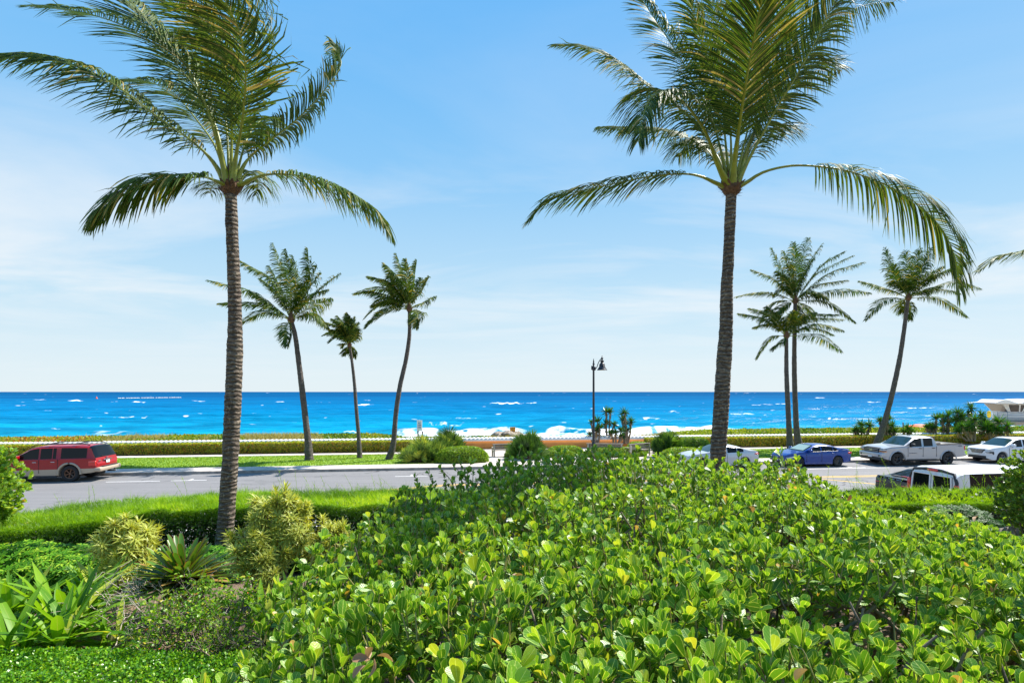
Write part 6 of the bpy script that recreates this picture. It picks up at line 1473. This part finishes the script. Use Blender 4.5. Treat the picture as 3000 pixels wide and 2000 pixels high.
# ---- variegated shrubs
M['varieg']=leafmat('variegated_leaves',[(0,(.08,.18,.02)),(1,(.16,.28,.04))],.35,.42,stripe=((.70,.70,.13),.20),tcol=1.15)
def varieg(label, c, blobs, zb):
    c=np.asarray(c,float); g0=zb; root=thing('variegated_shrub',label,'shrub',(c[0],c[1],g0),0,'variegated yellow striped shrubs')
    b=Bag(); bb=Bag()
    for (px,py,r,nh,D) in blobs:
        o=at(px,py,D)-np.array([c[0],c[1],g0]); R=r/F*D
        d=rdir(nh,.25); d[:,1]-=.35; d=nrm(d); k=rng.uniform(.75,1.05,nh)
        H=o+d*R*k[:,None]*[1,1,1.0]
        for p,q in zip(H,d):
            ax=nrm(q*.7+[0,0,.75]+rdir(1)[0]*.25); n=34
            e1=nrm(np.cross(ax,[.1,.9,.2])); e2=np.cross(ax,e1); ph=np.arange(n)*2.4; inc=np.linspace(.25,1.75,n)+rng.normal(0,.08,n)
            rad=np.cos(ph)[:,None]*e1+np.sin(ph)[:,None]*e2; D_=ax*np.cos(inc)[:,None]+rad*np.sin(inc)[:,None]; N_=ax*np.sin(inc)[:,None]-rad*np.cos(inc)[:,None]
            pp=p-ax*np.linspace(0,.10,n)[:,None]
            b.scatter(leaf_strap[rng.integers(3)],pp,D_,N_,np.stack([np.full(n,.20),rng.uniform(.11,.16,n),np.full(n,.15)],1),rng.random(n))
            bb.tube([p,p-ax*.2,o*.6+[0,0,-.1]+p*.2],[.008,.009,.012],4,cap=False)
    for (px,py,r,nh,D) in blobs:
        o=at(px,py,D)-np.array([c[0],c[1],g0]); bb.tube(crom([(o[0]*.3,o[1]*.3,-.1),(o[0]*.7,o[1]*.7,o[2]*.5),tuple(o)],8),np.linspace(.03,.014,8),6)
    b.build('leaves',M['varieg'],root); bb.build('stems',M['branch'],root)
varieg('smaller variegated yellow striped shrub left of the left palm trunk',atz(370,8.6,0),[(370,1560,55,18,8.7),(330,1600,50,16,8.6),(410,1590,50,16,8.6),(380,1640,60,18,8.5),(355,1660,45,12,8.4),(440,1565,30,7,8.8)],1.5)
varieg('tall variegated yellow striped shrub just right of the left palm trunk',atz(780,8.5,0),[(830,1462,34,10,8.7),(835,1505,50,16,8.7),(790,1525,60,18,8.6),(740,1570,60,18,8.5),(860,1560,55,18,8.6),(800,1610,65,20,8.4),(720,1630,50,14,8.3),(880,1500,30,8,8.8),(760,1480,26,6,8.8),(790,1660,50,12,8.2)],1.5)
varieg('small variegated yellow striped shrub between the tall one and the round leafed hedge',atz(960,8.9,0),[(950,1560,42,14,8.9),(975,1590,45,14,8.9),(920,1610,40,10,8.7),(990,1550,28,6,9.0)],1.5)

# ---- strap-leafed rosette on a stout stem
M['strap']=leafmat('rosette_straps',[(0,(.05,.13,.015)),(.5,(.10,.22,.02)),(.85,(.22,.32,.04)),(1,(.5,.22,.10))],.3,.35,edge=(.34,.10,.06))
c=at(538,1712,7.3); g0=1.72
t=thing('strap_leaf_rosette','wide strap leafed rosette on a stout stem at the left palm foot','plant',(c[0],c[1],g0))
b=Bag(); n=260; inc=np.concatenate([rng.uniform(.2,1.0,70),rng.uniform(.9,1.5,190)]); ph=rng.random(n)*2*PI
D_=np.stack([np.sin(inc)*np.cos(ph),np.sin(inc)*np.sin(ph),np.cos(inc)],1); N_=np.stack([-np.cos(inc)*np.cos(ph),-np.cos(inc)*np.sin(ph),np.sin(inc)],1)
sw=blade([(0,.05),(.15,.045),(.6,.055),(.92,.045),(1,.022)],.18,.45)
b.scatter(sw,np.repeat(np.array([[0,0,c[2]-g0]]),n,0)+D_*.04,D_,N_,np.stack([np.full(n,.72),rng.uniform(.42,.66,n),np.full(n,.6)],1),np.where(rng.random(n)<.07,.95,rng.random(n)*.85))
b.build('strap_leaves',M['strap'],t,smooth=True)
b=Bag(); h=c[2]-g0; b.tube(crom([(0,0,-.1),(.03,.0,h*.5),(0,0,h)],10),np.linspace(.085,.07,10),12); b.build('stem',M['trunk_far'],t,smooth=True)
b=Bag(); b.lathe([(.08,h-.26),(.20,h-.24),(.25,h-.17),(.22,h-.12),(.17,h-.10),(.12,h-.05),(.05,h+.0)],seg=18); n=160; ph=rng.random(n)*6.28
b.scatter(spike,np.stack([np.cos(ph)*.1,np.sin(ph)*.1,h-.05-rng.random(n)*.1],1),np.stack([np.cos(ph),np.sin(ph),-rng.uniform(.5,1.6,n)],1),rdir(n),np.stack([np.full(n,.6),rng.uniform(.12,.24,n),np.full(n,1)],1),rng.random(n))
b.build('dead_leaf_skirt',mat('rusty_dead_leaves',(.23,.07,.025),.9,var=.5,vscale=20),t)

# ---- broad strap leafed lilies
M['lily']=leafmat('lily_leaves',[(0,(.04,.13,.008)),(.4,(.10,.25,.010)),(.8,(.21,.40,.016)),(1,(.42,.48,.05))],.38,.46,ribw=.03,rib=(.24,.36,.05),tcol=1.7,spec=.3)
lilyT=[blade([(0,.03),(.2,.05),(.5,.062),(.8,.045),(1,.003)],.55,.35),blade([(0,.03),(.2,.05),(.5,.065),(.8,.045),(1,.003)],.25,.45),blade([(0,.025),(.2,.05),(.45,.066),(.62,.06),(.8,.04),(1,.003)],1.0,.3)]
def lily(label, px, py, D, n, ln, up=.5, wd=1.0, lean=(0,0)):
    g0=float(gz(*at(px,py,D)[:2])); c=atz(px,D,g0); root=thing('broad_leafed_lily',label,'lily',tuple(c),0,'broad strap leafed lilies in the left bed')
    b=Bag(); 
    for v in range(3):
        m=n//3+1; ph=rng.random(m)*2*PI; inc=rng.uniform(.15,1.25,m)*(1.15-up*.5)
        D_=np.stack([np.sin(inc)*np.cos(ph)+lean[0],np.sin(inc)*np.sin(ph)+lean[1],np.cos(inc)],1)
        N_=np.stack([-np.cos(inc)*np.cos(ph),-np.cos(inc)*np.sin(ph),np.sin(inc)],1)+rdir(m)*.2
        P=np.stack([rng.normal(0,.06,m),rng.normal(0,.06,m),rng.uniform(0,.08,m)],1); l=ln*rng.uniform(.65,1.1,m)
        b.scatter(lilyT[v],P,D_,N_,np.stack([l*wd*rng.uniform(.85,1.15,m),l,l*.8],1),np.where(rng.random(m)<.05,1.0,np.clip(rng.normal(.5,.2,m),0,.9)))
    b.build('leaves',M['lily'],root,smooth=True)
    b=Bag(); b.lathe([(.05,-.05),(.07,.05),(.05,.15),(.02,.22)],seg=10); b.build('bulb',M['twig_green'],root,smooth=True)
for a in [('lily clump at the bottom left edge beside the ground cover',40,1900,6.1,34,.80),('front lily with drooping leaves over the ground cover',190,1890,6.25,34,.85),('lily clump behind the front ones beside the left edge',20,1800,7.0,30,.85),
          ('central lily of the left bed, leaves fanned high',170,1800,6.9,38,.95),('lily leaning right behind the bare twiggy shrub',260,1790,7.4,30,.85),('lily with upright pointed leaves below the smaller variegated shrub',270,1740,7.8,28,.8),('small lily with yellowing hanging leaf at the edge of the bare soil',330,1880,6.3,16,.55)]:
    lily(*a)
lily('upright lily between the leafy twig shrub and the round leafed hedge',790,1830,6.6,20,.72,up=1.4,wd=.9)
lily('narrow upright lily in front of the tall variegated shrub',860,1720,7.4,18,.62,up=1.4,wd=.8)
lily('dark arching lily at the right foot of the leafy twig shrub',700,1860,6.3,12,.55,up=.8)

# ---- twiggy shrubs
M['bare_twig']=mat('bare_pale_twigs',(.42,.36,.29),.8,var=.3,vscale=12)
M['small_leaf']=leafmat('small_shrub_leaves',[(0,(.04,.14,.01)),(.5,(.12,.28,.012)),(.85,(.28,.44,.02)),(1,(.5,.45,.05))],.35,.35)
M['orange_flower']=mat('orange_flowers',(.85,.16,.03),.5)
def twigs(label, c, rx, h, nb, leafn, lsize, m='bare_twig', fl=0, name='twiggy_shrub', spreadz=.5):
    c=np.asarray(c,float); g0=float(gz(c[0],c[1])); root=thing(name,label,'shrub',(c[0],c[1],g0))
    b=Bag(); tips=[]
    def grow(p,d,l,r,depth):
        n=4; pts=[p]; q=p.copy(); dd=d.copy()
        for i in range(n):
            dd=nrm(dd+rng.normal(0,.22,3)+[0,0,.02]); q=q+dd*l/n; pts.append(q.copy())
        b.tube(pts,np.linspace(r,r*.6,n+1),4 if depth else 6,cap=False); tips.append(np.array(pts))
        if depth<3:
            for k in range(3 if depth<2 else 2):
                i=rng.integers(2,n+1); nd=nrm(dd+rdir(1)[0]*.95+[0,0,.1]); grow(pts[i],nd,l*rng.uniform(.6,.85),r*.6,depth+1)
    for k in range(nb):
        a=rng.random()*6.28; q=rng.random()**.5
        grow(np.array([math.cos(a)*rx*.25*q,math.sin(a)*rx*.25*q,-.03]),nrm(np.array([math.cos(a)*q*rx,math.sin(a)*q*rx*.8,h*.75])),h*.52,.013,0)
    b.build('twigs',M[m],root)
    T=np.concatenate([t[1:] for t in tips]); 
    if leafn:
        i=rng.integers(0,len(T),leafn); P=T[i]+rng.normal(0,.02,(leafn,3)); b=Bag()
        b.scatter(leaf_small2,P,rdir(leafn,.4),rdir(leafn,1),lsize*rng.uniform(.7,1.2,leafn),np.clip(rng.normal(.55,.25,leafn),0,1)); b.build('leaves',M['small_leaf'],root,smooth=True)
    if fl:
        i=rng.integers(0,len(T),fl)
        for p in T[i]:
            b=Bag(); n=6; ph=np.arange(n)*PI/3; b.scatter(leaf_small2,np.repeat(p[None],n,0),np.stack([np.cos(ph),np.sin(ph),np.full(n,.5)],1),np.tile([0,0,1.],(n,1)),np.full(n,.035),np.full(n,.5)); b.build('flower',M['orange_flower'],root)
twigs('bare pale twiggy shrub over the open soil in the left bed',atz(400,6.75,0),1.0,.85,15,190,.035,fl=3,name='bare_twig_shrub')
twigs('second bare twiggy shrub close beside the strap leafed rosette stem',atz(475,6.9,0),.55,.7,5,90,.035,name='bare_twig_shrub')
twigs('leafy twiggy shrub with tiny orange flowers below the rosette',atz(610,6.35,0),.62,.80,15,3800,.042,m='branch',fl=5)
twigs('low leafy twiggy shrub at the left foot of the round leafed hedge',atz(640,5.9,0),.45,.62,10,900,.032,m='branch')

# ---- fallen leaves on the soil
b=Bag(); n=420; x=rng.uniform(-6,-1.8,n); y=rng.uniform(5.6,8.5,n); z=gz(x,y)+.05; M['litter']=leafmat('litter',[(0,(.25,.12,.06)),(.6,(.42,.28,.18)),(1,(.6,.45,.3))],.1,.8)
b.scatter(leaf_small2,np.stack([x,y,z],1),rdir(n)*[1,1,.2],rdir(n,2),rng.uniform(.03,.08,n),rng.random(n)); tag(b.build('leaf_litter',M['litter']),'dry brown leaf litter scattered on the bed soil','leaf litter',kind='stuff')

# ---- low ground cover in the bottom left corner
M['cover']=leafmat('ground_cover_leaves',[(0,(.03,.12,.008)),(.45,(.09,.26,.010)),(.8,(.22,.44,.015)),(1,(.42,.56,.05))],.35,.3)
def cover():
    n=62000; x=rng.uniform(-6.2,-1.5,n); y=rng.uniform(3.8,6.4,n)
    edge=5.95+.12*(fbm(x*2,x*0)-.5)+.25*np.clip(x+3.6,-.5,2.0)*(-.3); ok=(y<edge)&(x<-1.75)
    x,y=x[ok],y[ok]; edge=edge[ok]; n=len(x)
    H=2.05+.16*(fbm(x*1.8,y*1.8)-.45)+.05*(fbm(x*7,y*7)-.45)-.22*np.clip(1-(edge-y)/.25,0,1)**2-.32*np.clip((x+2.7)/.9,0,1)
    z=H-rng.random(n)**1.5*.13
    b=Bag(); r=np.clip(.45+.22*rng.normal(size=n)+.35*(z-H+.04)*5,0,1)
    for v in (0,1):
        m=np.arange(n)%2==v; k=m.sum(); b.scatter(leaf_small[v] if v else leaf_small2,np.stack([x,y,z],1)[m],rdir(k,.35),rdir(k,1.0),rng.uniform(.024,.040,k),r[m])
    k=1500; i=rng.integers(0,n,k)
    for j in i: b.tube([(x[j],y[j],z[j]-.15),(x[j]+rng.normal(0,.02),y[j],z[j])],.0018,3,cap=False,rnd=.1)
    tag(b.build('ground_cover',M['cover'],smooth=True),'dense small leafed glossy ground cover in the bottom left corner','ground cover',kind='stuff')
cover()
# low board fence at the right edge behind the hedge
t=thing('board_fence','low weathered board fence at the right edge below the dark shrubs','fence',tuple(atz(2985,10.6,1.2)),math.radians(8))
for k in range(16):
    b=Bag(); x=-.9+k*.14; b.box(x,x+.125,-.012,.012,-.2,.92+.02*rng.random()); b.build('board',M['bench_wood'],t)
for z in(.15,.7):
    b=Bag(); b.box(-.95,1.4,.014,.06,z,z+.08); b.build('rail',M['bench_wood'],t)
# ================================================================ camera, sun, sky
cam=bpy.data.cameras.new('camera'); co=bpy.data.objects.new('camera',cam); COL.objects.link(co)
co.location=(0,0,EYE); co.rotation_euler=(PI/2,0,0)
cam.sensor_width=36; cam.lens=36*F/3000; cam.shift_y=(HZ-1000)/3000; cam.clip_end=60000; cam.clip_start=.05
SC.camera=co
EL,AZ=math.radians(53),math.radians(56)      # azimuth from +Y towards +X
su=bpy.data.lights.new('sun','SUN'); su.energy=5.0; su.angle=math.radians(.5); su.color=(1,.955,.88)
so=bpy.data.objects.new('sun',su); COL.objects.link(so)
d=Vector((math.sin(AZ)*math.cos(EL),math.cos(AZ)*math.cos(EL),math.sin(EL)))
so.rotation_euler=d.to_track_quat('Z','Y').to_euler()
w=bpy.data.worlds.new('World'); SC.world=w; w.use_nodes=True; nt=w.node_tree
bg=nt.nodes['Background']; sky=nt.nodes.new('ShaderNodeTexSky'); sky.sky_type='NISHITA'; sky.sun_disc=False
sky.sun_elevation=EL; sky.sun_rotation=AZ; sky.altitude=0; sky.air_density=1.0; sky.dust_density=.6; sky.ozone_density=1.0
hs=nt.nodes.new('ShaderNodeHueSaturation'); hs.inputs['Saturation'].default_value=1.12; hs.inputs['Value'].default_value=1.0
nt.links.new(sky.outputs[0],hs.inputs['Color'])
# thin high cloud streaks
tc=nt.nodes.new('ShaderNodeTexCoord'); sp=nt.nodes.new('ShaderNodeSeparateXYZ'); nt.links.new(tc.outputs['Generated'],sp.inputs[0])
den=mathn(nt,'ADD',sp.outputs[2],.06)
cb=nt.nodes.new('ShaderNodeCombineXYZ'); nt.links.new(mathn(nt,'DIVIDE',sp.outputs[0],den),cb.inputs[0]); nt.links.new(mathn(nt,'DIVIDE',sp.outputs[1],den),cb.inputs[1])
mp=nt.nodes.new('ShaderNodeMapping'); mp.inputs['Scale'].default_value=(.42,.75,1); mp.inputs['Location'].default_value=(3.1,1.7,0); mp.inputs['Rotation'].default_value=(0,0,.12); nt.links.new(cb.outputs[0],mp.inputs[0])
n1=noise(nt,mp.outputs[0],.9,7,.58,.7)
mask=ramp(nt,sp.outputs[2],[(0,(0,0,0)),(.08,(.3,.3,.3)),(.17,(1,1,1)),(.30,(.7,.7,.7)),(.42,(.2,.2,.2)),(.7,(.05,.05,.05))])
cl=mathn(nt,'MULTIPLY',ramp(nt,n1,[(.42,(0,0,0)),(.68,(1,1,1))]),mathn(nt,'MULTIPLY',mask,.8))
grad=ramp(nt,sp.outputs[2],[(0,(.82,.93,.98)),(.05,(.76,.90,.98)),(.15,(.58,.82,.98)),(.375,(.28,.62,.99)),(.58,(.135,.50,.99)),(1,(.08,.34,.88))])
vm=nt.nodes.new('ShaderNodeVectorMath'); vm.operation='SCALE'; vm.inputs['Scale'].default_value=6.5; nt.links.new(grad,vm.inputs[0])
base_=mixc(nt,.95,hs.outputs[0],vm.outputs[0])
col=mixc(nt,cl,base_,(6.3,6.45,6.6))
nt.links.new(col,bg.inputs[0]); bg.inputs[1].default_value=.080
SC.view_settings.view_transform='Standard'; SC.view_settings.look='None'; SC.view_settings.gamma=1; SC.view_settings.exposure=.90
try: SC.view_settings.use_curve_mapping=False
except Exception: pass
SC.cycles.max_bounces=8; SC.cycles.transparent_max_bounces=8
